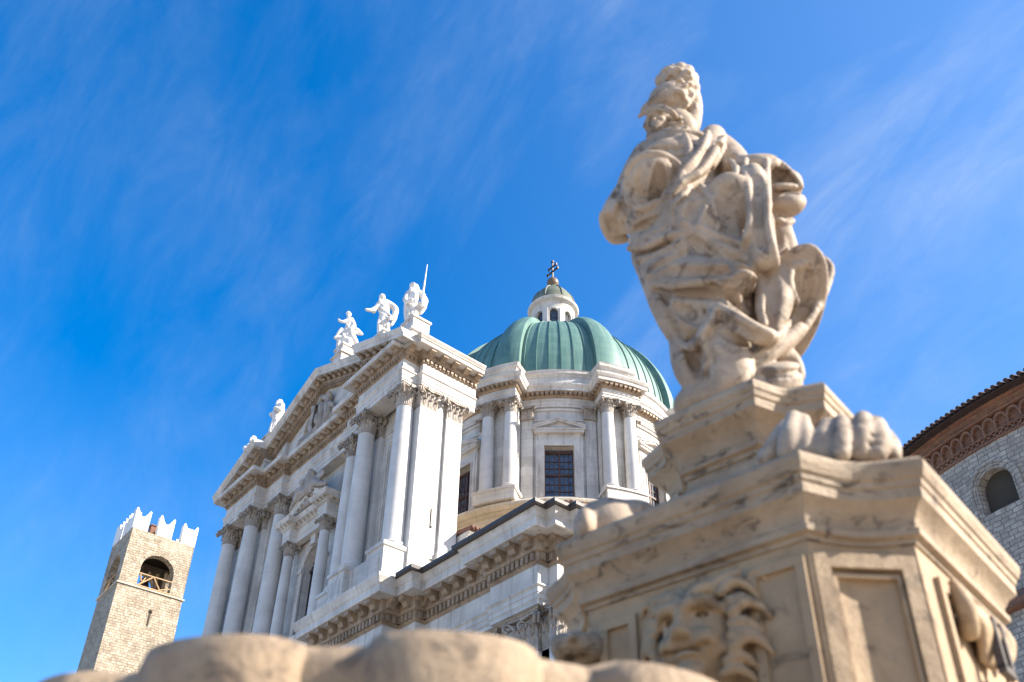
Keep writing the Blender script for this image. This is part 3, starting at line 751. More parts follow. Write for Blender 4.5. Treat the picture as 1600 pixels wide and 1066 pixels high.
# windows of the drum
for k, c in enumerate(WB):
    ca = Vector((math.cos(R(c)), math.sin(R(c)), 0)); sa = Vector((-ca.y, ca.x, 0)); O = Vector((CX, CY, 0)) + ca*RW
    def lbox(mb, u0, u1, d0, d1, z0, z1):
        a = [O+sa*u0+ca*d0, O+sa*u1+ca*d0, O+sa*u1+ca*d1, O+sa*u0+ca*d1]
        mb.hexa([(p.x, p.y, z0) for p in a], [(p.x, p.y, z1) for p in a])
    sr = MB()
    for s in (-1, 1):
        a, b = sorted((s*1.28, s*1.78)); lbox(sr, a, b, -.1, .16, 39.3, 45.0); a, b = sorted((s*1.28, s*1.42)); lbox(sr, a, b, -.1, .22, 39.3, 44.6)
        a, b = sorted((s*1.78, s*2.0)); lbox(sr, a, b, -.2, .10, 39.0, 45.6)
    lbox(sr, -1.78, 1.78, -.1, .17, 44.5, 45.0); lbox(sr, -1.9, 1.9, -.1, .10, 45.0, 45.7)
    lbox(sr, -2.15, 2.15, -.1, .42, 45.7, 45.95); lbox(sr, -2.25, 2.25, -.1, .52, 45.95, 46.1)
    lbox(sr, -1.5, 1.5, -.3, .18, 39.05, 39.3)
    for s in (-1, 1):
        for (h0, h1, d) in ((0, .26, .45), (.2, .32, .55)):
            q = lambda u, h, d: tuple(O + sa*u + ca*d + Vector((0, 0, h)))
            u1 = s*2.3
            sr.hexa([q(0, 46.9+h0, -.1), q(u1, 46.08+h0, -.1), q(u1, 46.08+h1, -.1), q(0, 46.9+h1, -.1)], [q(0, 46.9+h0, d), q(u1, 46.08+h0, d), q(u1, 46.08+h1, d), q(0, 46.9+h1, d)])
        sr.hexa([q(0, 46.0, -.1), q(s*2.0, 46.0, -.1), q(s*2.0, 46.2, -.1), q(0, 46.95, -.1)], [q(0, 46.0, .12), q(s*2.0, 46.0, .12), q(s*2.0, 46.2, .12), q(0, 46.95, .12)])
    sr.build('window_surround', M['marble_plain'], cath)
    gl = MB(); lbox(gl, -1.3, 1.3, -.72, -.68, 39.4, 44.5); go = gl.build('window', M['glass'], cath)
    fr = MB()
    for u in (-1.22, 0, 1.22): lbox(fr, u-.09, u+.09, -.68, -.55, 39.5, 44.3)
    for u in (-.8, -.41, .41, .8): lbox(fr, u-.03, u+.03, -.68, -.62, 39.5, 44.3)
    for z in (39.55, 41.9, 44.2): lbox(fr, -1.3, 1.3, -.68, -.54, z-.1, z+.1)
    for z in (40.3, 41.0, 42.6, 43.3): lbox(fr, -1.3, 1.3, -.68, -.61, z-.035, z+.035)
    fr.build('window_frame', M['wood_frame'], go)

# ---- dome ----------------------------------------------------------------------------
RD, HD, ZD = 11.9, 13.1, 52.7
def dome_r(t, lift=0.0): return (RD+lift)*math.cos(t), ZD + (HD+lift)*math.sin(t)
TT = [k/22*R(78.5) for k in range(23)]
dm = MB()
dm.lathe([dome_r(t) for t in TT], (CX, CY), 128)
# standing seams
for k in range(64):
    a = 2*PI*k/64
    rows = []
    for t in TT:
        r, z = dome_r(t); r2, z2 = dome_r(t, .09); w_ = .045
        rows.append([(CX+rr*math.cos(a)-s*w_*math.sin(a), CY+rr*math.sin(a)+s*w_*math.cos(a), zz_) for rr, zz_, s in ((r, z, -1), (r2, z2, -1), (r2, z2, 1), (r, z, 1))])
    dm.strip(rows, closed=True)
dome = dm.build('dome', M['copper'], cath, smooth=30)
dd = {}
for k, c in enumerate(WB):
    p = R(c + 22.5); rb = MB(); rows = []
    for t in TT:
        hw_ = R(6.0)*(1 - .10*t)
        row = []
        r, z = dome_r(t, -.3); row.append((r, z, -hw_*1.02))
        r, z = dome_r(t, .60); row.append((r, z, -hw_))
        for q in (-.6, -.2, .2, .6):
            r, z = dome_r(t, .80 - .2*q*q); row.append((r, z, hw_*q))
        r, z = dome_r(t, .60); row.append((r, z, hw_))
        r, z = dome_r(t, -.3); row.append((r, z, hw_*1.02))
        rows.append([(CX+r*math.cos(p+a), CY+r*math.sin(p+a), z) for r, z, a in row])
    rb.strip(rows, closed=True, caps=True)
    rb.build('dome_rib', M['copper'], dome, smooth=30)
# ---- lantern -------------------------------------------------------------------------
ln = MB()
RL = 2.3
for k in range(8):
    c = ROT-45 + 45*k
    f = lambda u, z, d, c=c: cyl(RL - d, c+u, z)
    arch_wall(ln, f, -22.5, 22.5, 64.5, 69.8, -12.5, 12.5, 65.6, 69.05, .55, .35, 8, 6)
    for s in (-1, 1):
        rows = [[cyl(r, c+s*22.5*.9+q, z) for r, q in ((2.2, -4), (2.42, -4), (2.42, 4), (2.2, 4))] for z in (64.5, 69.6)]
        ln.strip(rows, closed=True, caps=True)
ln.lathe([(2.3, 69.7), (2.36, 70.2), (2.42, 70.3), (2.45, 70.5), (2.6, 70.6), (2.80, 70.68), (2.88, 70.95), (2.8, 71.05), (2.2, 71.25)], (CX, CY), 40)
ln.lathe([(3.3, 64.2), (3.3, 64.9), (2.6, 65.3), (2.3, 65.4)], (CX, CY), 40)
lant = ln.build('lantern', M['marble_plain'], cath, smooth=25)
lg = MB(); lg.lathe([(1.98, 64.5), (1.98, 69.9)], (CX, CY), 24); lg.build('lantern_glass', M['glass'], lant)
lgb = MB()
for k in range(8):
    for q in (-9, -3, 3, 9): lgb.tube([cyl(2.05, ROT-45+45*k+q, 65.5), cyl(2.05, ROT-45+45*k+q, 69.6)], .025, 4)
    for z in (66.2, 66.9, 67.6, 68.3):
        lgb.tube([cyl(2.05, ROT-45+45*k+q, z) for q in (-14, -7, 0, 7, 14)], .025, 4)
lgb.build('lantern_bars', M['window_bars'], lant)
lr = MB(); lr.lathe([(2.55, 71.0), (2.5, 71.6), (2.25, 72.5), (1.8, 73.3), (1.15, 74.0), (.6, 74.4), (.42, 74.8), (.5, 74.95)], (CX, CY), 32)
for k in range(8):
    a = R(ROT+45*k+22.5); lr.tube([(CX+r*math.cos(a), CY+r*math.sin(a), z+.04) for r, z in ((2.5, 71.6), (2.25, 72.5), (1.8, 73.3), (1.15, 74.0), (.6, 74.4))], .1, 5)
lr.build('lantern_roof', M['slate'], lant, smooth=40)
ob = MB(); ob.lathe([(.05, 74.7)] + [(.68*math.sin(PI*k/12), 75.5-.68*math.cos(PI*k/12)) for k in range(1, 12)] + [(.05, 76.2)], (CX, CY), 20)
ob.build('ball', M['orb'], lant, smooth=50)
cs = MB(); cs.box(CX-.075, CX+.075, CY-.075, CY+.075, 76.1, 78.9)
for z, hw_ in ((77.3, .85), (78.05, .6)):
    cs.box(CX-hw_, CX+hw_, CY-.07, CY+.07, z-.08, z+.08)
    for s in (-1, 1): cs.box(CX+s*hw_-.1, CX+s*hw_+.1, CY-.09, CY+.09, z-.17, z+.17)
cs.box(CX-.15, CX+.15, CY-.09, CY+.09, 78.7, 79.0)
cs.build('cross', M['bronze'], lant)

# ================================================================== signed distance sculpting
class SDF:
    """carved stone: blobs are blended in a voxel field and surfaced as one continuous mesh"""
    def __init__(s, lo, hi, h):
        s.lo = np.array(lo, float); s.h = h
        n = np.ceil((np.array(hi)-s.lo)/h).astype(int)+1
        s.D = np.full(n, 9.0, np.float32); s.n = n
    def _reg(s, lo, hi, pad):
        a = np.maximum(0, np.floor((np.array(lo)-pad-s.lo)/s.h).astype(int)); b = np.minimum(s.n, np.ceil((np.array(hi)+pad-s.lo)/s.h).astype(int)+1)
        if np.any(b <= a): return None
        ax = [s.lo[i] + s.h*np.arange(a[i], b[i]) for i in range(3)]
        return tuple(slice(a[i], b[i]) for i in range(3)), np.meshgrid(*ax, indexing='ij')
    def _mix(s, sl, d, k, cut):
        D = s.D[sl]
        if cut:
            h = np.clip(.5 - .5*(D+d)/k, 0, 1); s.D[sl] = (D*(1-h) - d*h + k*h*(1-h)).astype(np.float32)
        else:
            h = np.clip(.5 + .5*(D-d)/k, 0, 1); s.D[sl] = (D*(1-h) + d*h - k*h*(1-h)).astype(np.float32)
    def cap(s, a, b, ra, rb, k=.02, cut=False):
        a = np.array(a, float); b = np.array(b, float); m = max(ra, rb)
        r = s._reg(np.minimum(a, b)-m, np.maximum(a, b)+m, 2.5*k+2*s.h)
        if r is None: return
        sl, (X, Y, Z) = r; ab = b-a; L = max(1e-9, ab@ab)
        t = np.clip(((X-a[0])*ab[0]+(Y-a[1])*ab[1]+(Z-a[2])*ab[2])/L, 0, 1)
        d = np.sqrt((X-a[0]-t*ab[0])**2+(Y-a[1]-t*ab[1])**2+(Z-a[2]-t*ab[2])**2) - (ra+(rb-ra)*t)
        s._mix(sl, d, k, cut)
    def line(s, pts, rs, k=.02, cut=False, sub=4):
        """smooth tapered rope through points"""
        pts = [np.array(p, float) for p in pts]
        if not hasattr(rs, '__len__'): rs = [rs]*len(pts)
        P = []; n = len(pts)
        for i in range(n-1):
            p0, p1, p2, p3 = pts[max(i-1, 0)], pts[i], pts[i+1], pts[min(i+2, n-1)]
            for j in range(sub):
                t = j/sub; P.append((.5*((2*p1)+(-p0+p2)*t+(2*p0-5*p1+4*p2-p3)*t*t+(-p0+3*p1-3*p2+p3)*t**3), rs[i]+(rs[i+1]-rs[i])*t))
        P.append((pts[-1], rs[-1]))
        for (a, ra), (b, rb) in zip(P, P[1:]): s.cap(a, b, ra, rb, k, cut)
    def ell(s, c, rad, axes=None, k=.02, cut=False):
        c = np.array(c, float); rad = np.array(rad, float); m = rad.max()
        r = s._reg(c-m, c+m, 2.5*k+2*s.h)
        if r is None: return
        sl, (X, Y, Z) = r; V = [X-c[0], Y-c[1], Z-c[2]]
        if axes is not None: V = [sum(float(ax[i])*V[i] for i in range(3)) for ax in axes]
        q = np.sqrt(sum((V[i]/rad[i])**2 for i in range(3))); g = np.sqrt(sum((V[i]/rad[i]**2)**2 for i in range(3)))+1e-9
        s._mix(sl, q*(q-1)/g, k, cut)
    def mesh(s):
        D = s.D; n = s.n; ins = D < 0
        O = [(x, y, z) for x in (0, 1) for y in (0, 1) for z in (0, 1)]
        def sub(o): return tuple(slice(o[i], n[i]-1+o[i]) for i in range(3))
        cnt = np.zeros(tuple(n-1), np.int8)
        for o in O: cnt += ins[sub(o)]
        cells = np.argwhere((cnt > 0) & (cnt < 8))
        idx = np.full(tuple(n-1), -1, np.int32); idx[tuple(cells.T)] = np.arange(len(cells))
        val = {o: D[tuple((cells+o).T)] for o in O}
        c = np.zeros((len(cells), 3)); w = np.zeros(len(cells))
        for a in O:
            for ax in range(3):
                if a[ax]: continue
                b = list(a); b[ax] = 1; b = tuple(b)
                da, db = val[a], val[b]; m = (da < 0) != (db < 0)
                t = np.where(m, da/np.where(m, da-db, 1), 0)
                for i in range(3): c[:, i] += np.where(m, a[i] + (t if i == ax else 0), 0)
                w += m
        V = (cells + c/w[:, None])*s.h + s.lo
        F = []
        for ax in range(3):
            u, v = [(1, 2), (2, 0), (0, 1)][ax]
            sa = [slice(1, n[i]-1) for i in range(3)]; sa[ax] = slice(0, n[ax]-1)
            sb = list(sa); sb[ax] = slice(1, n[ax])
            A = ins[tuple(sa)]; B = ins[tuple(sb)]
            e = np.argwhere(A != B); flip = A[tuple(e.T)]
            e = e + np.array([q.start for q in sa]); q = []
            for du, dv in ((0, 0), (1, 0), (1, 1), (0, 1)):
                k = e.copy(); k[:, u] -= du; k[:, v] -= dv; q.append(idx[tuple(k.T)])
            q = np.array(q).T; q[~flip] = q[~flip][:, ::-1]; F.append(q[:, ::-1])
        return V, np.concatenate(F)
    def build(s, name, mat, parent=None, at=(0, 0, 0), smooth_it=2, lift=True):
        V, F = s.mesh()
        e = np.concatenate([F[:, [0, 1]], F[:, [1, 2]], F[:, [2, 3]], F[:, [3, 0]]])
        for _ in range(smooth_it):
            S = np.zeros_like(V); cnt = np.zeros(len(V)); np.add.at(S, e[:, 0], V[e[:, 1]]); np.add.at(S, e[:, 1], V[e[:, 0]])
            np.add.at(cnt, e[:, 0], 1); np.add.at(cnt, e[:, 1], 1); V = .5*V + .5*S/np.maximum(cnt, 1)[:, None]
        V = V + np.array([0, 0, EYE if lift else 0]) - np.array(at)
        me = bpy.data.meshes.new(name); me.vertices.add(len(V)); me.vertices.foreach_set('co', V.ravel())
        me.loops.add(F.size); me.loops.foreach_set('vertex_index', F.ravel()); me.polygons.add(len(F))
        me.polygons.foreach_set('loop_start', np.arange(0, F.size, 4)); me.polygons.foreach_set('loop_total', np.full(len(F), 4))
        me.polygons.foreach_set('use_smooth', np.ones(len(F), bool)); me.update(calc_edges=True); me.validate()
        me.materials.append(mat); ob = bpy.data.objects.new(name, me); col.objects.link(ob)
        if parent is not None:
            ob.parent = parent; ob.location = Vector(at) - parent.matrix_world.translation
        else: ob.location = at
        ob.matrix_world = Matrix.Translation(at)
        return ob

# ================================================================== fountain
TH = R(8.5)
UX = np.array([-math.cos(TH), -math.sin(TH), 0]); VX = np.array([-math.sin(TH), math.cos(TH), 0])
PC = np.array([-1.735, 2.71, 0])
def PF(s, t, z): return PC + UX*s - VX*t + np.array([0, 0, z])      # s to the left, t towards the viewer
def oct_path(half, leg, bow, k=8):
    """square with hollowed corners, as (s, t) pairs -> plan points"""
    pts = []
    for i in range(4):
        a = i*PI/2; ca, sa = math.cos(a), math.sin(a)
        p0 = np.array([half, half-leg]); p1 = np.array([half-leg, half])
        for j in range(k+1):
            q = p0 + (p1-p0)*j/k; inw = bow*math.sin(PI*j/k)
            q = q - np.array([inw, inw])/math.sqrt(2)
            pts.append((q[0]*ca - q[1]*sa, q[0]*sa + q[1]*ca))
    return [tuple(PF(s_, t_, 0)[:2]) for s_, t_ in pts]
ftn = empty('fountain_pedestal', (float(PC[0]), float(PC[1]), 0), 'honey coloured stone pedestal with hollowed corners and a carved grotesque face', 'pedestal')
def path_area(p): return sum(p[i][0]*p[(i+1) % len(p)][1]-p[(i+1) % len(p)][0]*p[i][1] for i in range(len(p)))
def fsweep(mb, half, leg, bow, prof):
    p = oct_path(half, leg, bow); sd_ = 1 if path_area(p) > 0 else -1
    mb.sweep(p, prof, closed=True, side=sd_)
HB, LB = .625, .225            # half width of the body
bd = MB(); fsweep(bd, HB, LB, .035, [(-.3, -1.0), (.10, -1.0), (.10, -.75), (.04, -.68), (0, -.62), (0, 1.33), (-.3, 1.33)])
p = oct_path(HB-.25, LB*.6, .0); bd.prism(p, -EYE, 1.34)
body = bd.build('body', M['fountain'], ftn, smooth=30)
cc = MB(); fsweep(cc, HB, LB, .035, [(-.3, 1.29), (.008, 1.29), (.010, 1.305), (.028, 1.31), (.030, 1.330), (.018, 1.338), (.022, 1.36), (.040, 1.392), (.062, 1.408), (.066, 1.412), (.068, 1.447), (.074, 1.450), (.078, 1.468), (.086, 1.474), (.092, 1.492), (.096, 1.50), (.097, 1.522), (.088, 1.536), (-.3, 1.540)])
cc.build('upper_cornice', M['fountain_top'], ftn, smooth=25)
# raised frames on the faces
def frame(mb, fn, s0, s1, z0, z1, w, d, d0=-.01):
    for a, b, c, e in ((s0, s1, z1-w, z1), (s0, s1, z0, z0+w), (s0, s0+w, z0+w, z1-w), (s1-w, s1, z0+w, z1-w)):
        q = [(a, c), (b, c), (b, e), (a, e)]
        mb.hexa([fn(s, z, d0) for s, z in q], [fn(s, z, d) for s, z in q])
fa = lambda s, z, d: tuple(PF(s, HB+d, z))                       # face towards the viewer, left
fb = lambda s, z, d: tuple(PF(-HB-d, s, z))                      # sunlit face on the right
cdir = (np.array([-1, 1]))/math.sqrt(2)
def fc(s, z, d):                                                # hollowed corner between them
    m = np.array([-(HB-LB/2), HB-LB/2]) + cdir*(d-.028); tdir = np.array([1, 1])/math.sqrt(2)
    q = m + tdir*s; return tuple(PF(q[0], q[1], z))
fp = MB()
frame(fp, fa, -.385, -.20, .2, 1.245, .03, .016); frame(fp, fa, .20, .345, .2, 1.225, .03, .016)
frame(fp, fb, -.30, .30, .2, 1.22, .035, .018); frame(fp, fb, -.255, .255, .25, 1.17, .014, .010)
frame(fp, fc, -.15, .15, .2, 1.25, .045, .030); frame(fp, fc, -.10, .10, .25, 1.19, .012, .020)
fp.build('panel_moulding', M['fountain'], ftn)
# upper plinth
pu = MB()
fsweep(pu, .305, .155, .03, [(-.18, 1.50), (.070, 1.53), (.062, 1.59), (.034, 1.68), (0.006, 1.77), (0, 1.88), (-.18, 1.88)])
fsweep(pu, .305, .155, .03, [(-.18, 1.865), (.008, 1.865), (.010, 1.884), (.024, 1.890), (.026, 1.912), (.012, 1.920), (.018, 1.950), (.044, 1.990), (.076, 2.012), (.080, 2.016), (.082, 2.054), (.088, 2.057), (.092, 2.078), (.098, 2.085), (.100, 2.108), (.094, 2.124), (-.18, 2.128)])
pu.build('plinth', M['fountain_top'], ftn, smooth=25)
cr_ = MB()
for a in (-.62, .62): pass
ctr = [PF(.16-.34*t, .338+.016*math.sin(PI*t)*0, 1.80 - .05*math.sin(PI*t)) for t in np.linspace(0, 1, 9)]
cr_.tube([tuple(q) for q in ctr], .006, 5)
for q in (ctr[0], ctr[-1]): cr_.tube([tuple(q), tuple(q+np.array([0, 0, .012]))], .014, 6); cr_.tube([tuple(q), tuple(q-np.array([0, 0, .16]))], .004, 4)
cr_.build('garland', M['fountain_top'], ftn)

# grotesque face on the left panel
VW = np.array([math.cos(R(122.6)), math.sin(R(122.6)), 0]); VR = np.array([VW[1], -VW[0], 0])
CAMF, CAMR, CAMU = np.array(FW), np.array(RT), np.array(UP)
def sray(px, py): return CAMF*1427.81 + CAMR*(px-796.3) + CAMU*(756.48-py)
mk = SDF([-2.3, 1.5, .6], [-1.1, 2.5, 1.42], .0065)
def fm(s, t, z): return PF(FS0+.70*s, HB+.85*t, FZ0+.70*(z-1.055))
FS0, FZ0 = -.035, 1.105
AX = [UX, -VX, np.array([0, 0, 1.0])]
ME = lambda s, t, z, rs, rt, rz, k=.02, cut=False: mk.ell(fm(s, t, z), (rs*.70, rt*.85, rz*.70), AX, k*.7, cut)
ML = lambda pts, r, k=.012, cut=False: mk.line([fm(*q) for q in pts], [x*.75 for x in r], k*.7, cut)
rg0 = random.Random(4)
ME(0, .00, .99, .20, .10, .24); ME(0, .06, 1.00, .15, .09, .19)
ME(0, .13, 1.03, .030, .055, .085); ME(0, .165, .985, .036, .042, .032)            # nose
for s in (-1, 1):
    ME(s*.075, .12, .945, .062, .05, .055)                                         # cheeks
    ME(s*.030, .16, .97, .022, .026, .02, .01)
    ML([(s*.015, .15, 1.085), (s*.06, .155, 1.105), (s*.11, .13, 1.105), (s*.155, .08, 1.07)], [.018, .026, .024, .014])   # brow
    ME(s*.068, .105, 1.055, .034, .03, .022, .008, True); ME(s*.068, .098, 1.052, .022, .022, .016, .006)
    ML([(s*.05, .10, .88), (s*.10, .09, .90), (s*.16, .06, .93), (s*.21, .03, .99), (s*.25, .02, 1.02)], [.016, .02, .022, .02, .01])
    for q in range(9):                                                             # mane and beard locks
        a = q/8; x0 = .155+.06*math.sin(PI*a)+rg0.uniform(-.012, .012); z0 = .80+.40*a; w0 = rg0.uniform(.8, 1.25); up0 = rg0.uniform(-.02, .03)
        ML([(s*(x0-.03), .085, z0), (s*(x0+.02), .065, z0+.02+up0), (s*(x0+.06*w0), .035, z0+up0), (s*(x0+.085*w0), .01, z0-.03)], [.020*w0, .020, .015, .008])
    ML([(s*.02, .12, 1.13), (s*.07, .11, 1.175), (s*.13, .07, 1.19), (s*.17, .04, 1.17)], [.026, .028, .024, .016])
    ML([(s*.315, -.005, 1.19), (s*.30, .008, 1.232), (s*.265, .012, 1.245), (s*.24, .008, 1.225), (s*.262, .012, 1.21)], [.008, .012, .012, .010, .007])      # scroll
    ME(s*.09, .145, .91, .028, .02, .014, .008, True)
ME(0, .14, .905, .07, .035, .016, .01, True); ME(0, .145, .885, .05, .03, .018); ME(0, .12, .82, .06, .05, .05)
ME(0, .12, 1.11, .04, .05, .03)
for q in range(-3, 4):                                                             # flat acanthus fan over the brow
    ML([(q*.022, .075, 1.13), (q*.045, .065, 1.18), (q*.062, .045, 1.225), (q*.075, .052, 1.248)], [.022, .024, .022, .010])
    ML([(q*.040, .090, 1.15), (q*.066, .068, 1.23)], [.004, .005], .004, True)
mk.build('grotesque_face', M['fountain'], ftn, (float(PC[0]), float(PC[1]), 0))
# ring, shell and drop on the sunlit face
rg = MB()
for a, b, c, d in ((-.045, -.02, 1.0, 1.16), (.03, .055, 1.0, 1.16), (-.045, .055, .985, 1.01)):
    q = [(a, c), (b, c), (b, d), (a, d)]; rg.hexa([fb(s, z, .05) for s, z in q], [fb(s, z, .075) for s, z in q])
rg.build('iron_ring', M['iron'], ftn)
sh = SDF([-1.6, 2.2, .8], [-.8, 3.3, 1.40], .009)
for q in range(-3, 4):
    sh.line([PF(-HB-.02, .02+q*.016, 1.03), PF(-HB-.05, .02+q*.034, 1.12), PF(-HB-.03, .02+q*.048, 1.20-.006*q*q)], [.012, .020, .022], .008)
for s in (-1, 1): sh.line([PF(-HB-.02, .02+s*.16, 1.24), PF(-HB-.045, .02+s*.19, 1.15), PF(-HB-.03, .02+s*.15, 1.08), PF(-HB-.03, .02+s*.12, 1.13)], [.014, .024, .02, .01])
sh.build('shell_ornament', M['fountain'], ftn, (float(PC[0]), float(PC[1]), 0))

# ---- carving helper laid out in a plane through the statue, seen from the square
def plane_q(az_deg, rc):
    e = np.array([math.cos(R(az_deg)), math.sin(R(az_deg)), 0])
    def Q(px, py, w=0.0):
        d = sray(px, py); return d*((rc-w)/(d@e))
    return Q
def px_m(Pt): return float(Pt@CAMF)/1427.81
def view_axes(Pt):
    d = Pt/np.linalg.norm(Pt); x = np.cross(d, [0, 0, 1]); x /= np.linalg.norm(x); return [x, np.cross(x, d), d]

# paws under the plinth corners
Q = plane_q(119.0, 2.62)
pw = SDF([-2.0, 1.7, 1.40], [-.7, 3.1, 2.0], .009)
def PE(S, Q, px, py, w, rx, ry, rd, k=.02, cut=False, rot=0):
    c = Q(px, py, w); m = px_m(c); a = view_axes(c)
    if rot:
        cr2, sr2 = math.cos(R(rot)), math.sin(R(rot)); a = [a[0]*cr2+a[1]*sr2, a[1]*cr2-a[0]*sr2, a[2]]
    S.ell(c, (rx*m, ry*m, rd*m), a, k, cut)
def PT(S, Q, pts, rs, k=.015, cut=False):
    P = [Q(*p) for p in pts]; rs = rs if hasattr(rs, '__len__') else [rs]*len(P)
    S.line(P, [r*px_m(q) for r, q in zip(rs, P)], k, cut)
for pts, rs in (([(1206, 708, .04), (1212, 690, .04), (1228, 662, .0)], [13, 13, 9]), ([(1232, 708, .12), (1234, 684, .11), (1240, 652, .05)], [17, 18, 12]), ([(1256, 708, .12), (1258, 682, .10), (1256, 654, .04)], [13, 14, 9]),
                ([(1284, 710, .10), (1286, 688, .09), (1292, 662, .04)], [16, 17, 11]), ([(1312, 710, .12), (1314, 684, .10), (1314, 658, .04)], [17, 18, 12]), ([(1342, 710, .08), (1346, 684, .07), (1348, 656, .02)], [16, 20, 15]),
                ([(1368, 710, .06), (1372, 688, .04), (1368, 664, .0)], [18, 21, 15]), ([(1394, 712, .0), (1392, 696, -.02), (1384, 678, -.04)], [13, 14, 10])):
    PT(pw, Q, pts, rs, .005)
    for q in (.3, .6): PT(pw, Q, [(pts[0][0]*(1-q)+pts[2][0]*q-rs[1]*.8, pts[0][1]*(1-q)+pts[2][1]*q, pts[1][2]+.05), (pts[0][0]*(1-q)+pts[2][0]*q+rs[1]*.8, pts[0][1]*(1-q)+pts[2][1]*q-2, pts[1][2]+.05)], [2.5, 2.5], .005, True)
E_base = [PT(pw, Q, [(1200, 714, .0), (1290, 716, .02), (1390, 716, -.04)], [18, 20, 18], .02)]
pw.build('lion_paw', M['fountain_statue'], ftn, (float(PC[0]), float(PC[1]), 0))
Q = plane_q(134.0, 2.95)
pw = SDF([-2.9, 1.5, 1.38], [-1.6, 3.0, 2.0], .010)
PE(pw, Q, 950, 822, .06, 54, 44, 50, .012); PE(pw, Q, 915, 826, .12, 20, 34, 40, .01); PE(pw, Q, 985, 800, .04, 40, 20, 40)
PT(pw, Q, [(934, 800, .22), (926, 815, .24), (930, 832, .24)], [4, 5, 4], .006, True)
pw.build('lion_paw', M['fountain_statue'], ftn, (float(PC[0]), float(PC[1]), 0))
Q = plane_q(136.0, 2.9)
pw = SDF([-2.9, 1.4, .6], [-1.5, 2.6, 1.4], .010)
for x, y, rx, ry, w in ((880, 1010, 22, 22, .05), (905, 1006, 24, 20, .08), (925, 1014, 20, 24, .05), (900, 1040, 34, 40, 0), (893, 996, 10, 9, .12)):
    PE(pw, Q, x, y, w, rx, ry, 26, .01)
pw.build('corner_scroll', M['fountain_top'], ftn, (float(PC[0]), float(PC[1]), 0))

# ================================================================== helmeted statue
ST = SDF([-2.50, 1.95, 2.06], [-.92, 3.55, 4.80], .0066)
Q = plane_q(122.5, 3.19)
E = lambda px, py, w, rx, ry, rd, k=.03, cut=False, rot=0: PE(ST, Q, px, py, w, rx, ry, rd, k, cut, rot)
T = lambda pts, rs, k=.02, cut=False: PT(ST, Q, pts, rs, k, cut)
def hit(S, px, py):
    """first carved surface met on the line of sight"""
    d = sray(px, py); d = d/np.linalg.norm(d); t = np.arange(*getattr(S, 'tr', (2.6, 6.4, .004)))
    P = t[:, None]*d; I = np.round((P - S.lo)/S.h).astype(int)
    ok = np.all((I >= 0) & (I < S.n), axis=1); v = np.full(len(t), 9.0); J = I[ok]; v[ok] = S.D[J[:, 0], J[:, 1], J[:, 2]]
    k = np.argmax(v < 0)
    return (t[k] if v[k] < 0 else np.nan), d
def stroke(S, pts, rs, off, k, cut):
    """a brush stroke given in the view, laid on the carved surface; off = how far (in radii) its axis stands proud"""
    rs = list(rs) if hasattr(rs, '__len__') else [rs]*len(pts)
    X = []; n = len(pts)
    for i in range(n-1):
        p0, p1, p2, p3 = pts[max(i-1, 0)], pts[i], pts[i+1], pts[min(i+2, n-1)]
        m = max(2, int(math.hypot(p2[0]-p1[0], p2[1]-p1[1])/5))
        for j in range(m):
            t = j/m; X.append([.5*(2*p1[q]+(-p0[q]+p2[q])*t+(2*p0[q]-5*p1[q]+4*p2[q]-p3[q])*t*t+(-p0[q]+3*p1[q]-3*p2[q]+p3[q])*t**3) for q in (0, 1)] + [rs[i]+(rs[i+1]-rs[i])*t])
    X.append([pts[-1][0], pts[-1][1], rs[-1]])
    H = [hit(S, x[0], x[1]) for x in X]; ts = np.array([h[0] for h in H]); ok = ~np.isnan(ts)
    if not ok.any(): return
    ii = np.arange(len(ts)); ts = np.interp(ii, ii[ok], ts[ok])
    for _ in range(3): ts = np.convolve(np.pad(ts, 2, 'edge'), [.15, .2, .3, .2, .15], 'valid')
    P = []; Rr = []
    for x, h, t in zip(X, H, ts):
        m = px_m(h[1]*t); P.append(h[1]*(t - off*x[2]*m)); Rr.append(x[2]*m)
    for i in range(len(P)-1): S.cap(P[i], P[i+1], Rr[i], Rr[i+1], k, cut)
def RG(pts, rs, off=.1, k=.008, S=None):
    rs = rs if hasattr(rs, '__len__') else [rs]*len(pts)
    stroke(S or ST, pts, [r*1.12 for r in rs], off-.18, k+.002, False)          # raised fold
def GR(pts, rs, off=.2, k=.008, S=None):
    rs = rs if hasattr(rs, '__len__') else [rs]*len(pts); big_ = max(rs) >= 7
    stroke(S or ST, pts, [r*1.15 for r in rs] if big_ else rs, off-(.25 if big_ else .05), k, True)           # deep cut
def SC(pts, rs, off=.72, k=.014, S=None): stroke(S or ST, pts, rs, off, k, True)          # broad shallow scoop
# --- large masses
T([(1054, 300, .0), (1064, 345, .0), (1092, 405, .0), (1112, 465, .0), (1120, 530, -.02), (1128, 580, -.02), (1140, 620, -.02)], [56, 70, 80, 70, 58, 50, 56], .04)
T([(1058, 250, 0), (1056, 285, .02), (1056, 320, .02)], [50, 56, 60], .03)
T([(1016, 248, .02), (1050, 238, -.02), (1105, 240, -.04)], [24, 30, 28], .03)
E(1040, 258, .12, 46, 38, 26, .03)
T([(1056, 228, -.02), (1058, 196, -.01)], [25, 22], .02)
T([(1004, 398, .05), (1024, 438, .08), (1040, 472, .08), (1052, 500, .07), (1062, 526, .05)], [18, 21, 24, 22, 16], .02)
T([(993, 376, .10), (1018, 378, .16), (1046, 372, .18)], [12, 17, 14], .015)
T([(1030, 424, .10), (1070, 436, .16), (1120, 440, .18), (1156, 440, .17)], [24, 30, 30, 24], .03)
T([(1050, 478, .10), (1080, 506, .13), (1098, 520, .11)], [22, 26, 18], .02)
T([(1118, 480, .18), (1110, 506, .21), (1096, 530, .19), (1080, 542, .14)], [11, 12, 11, 8], .008)
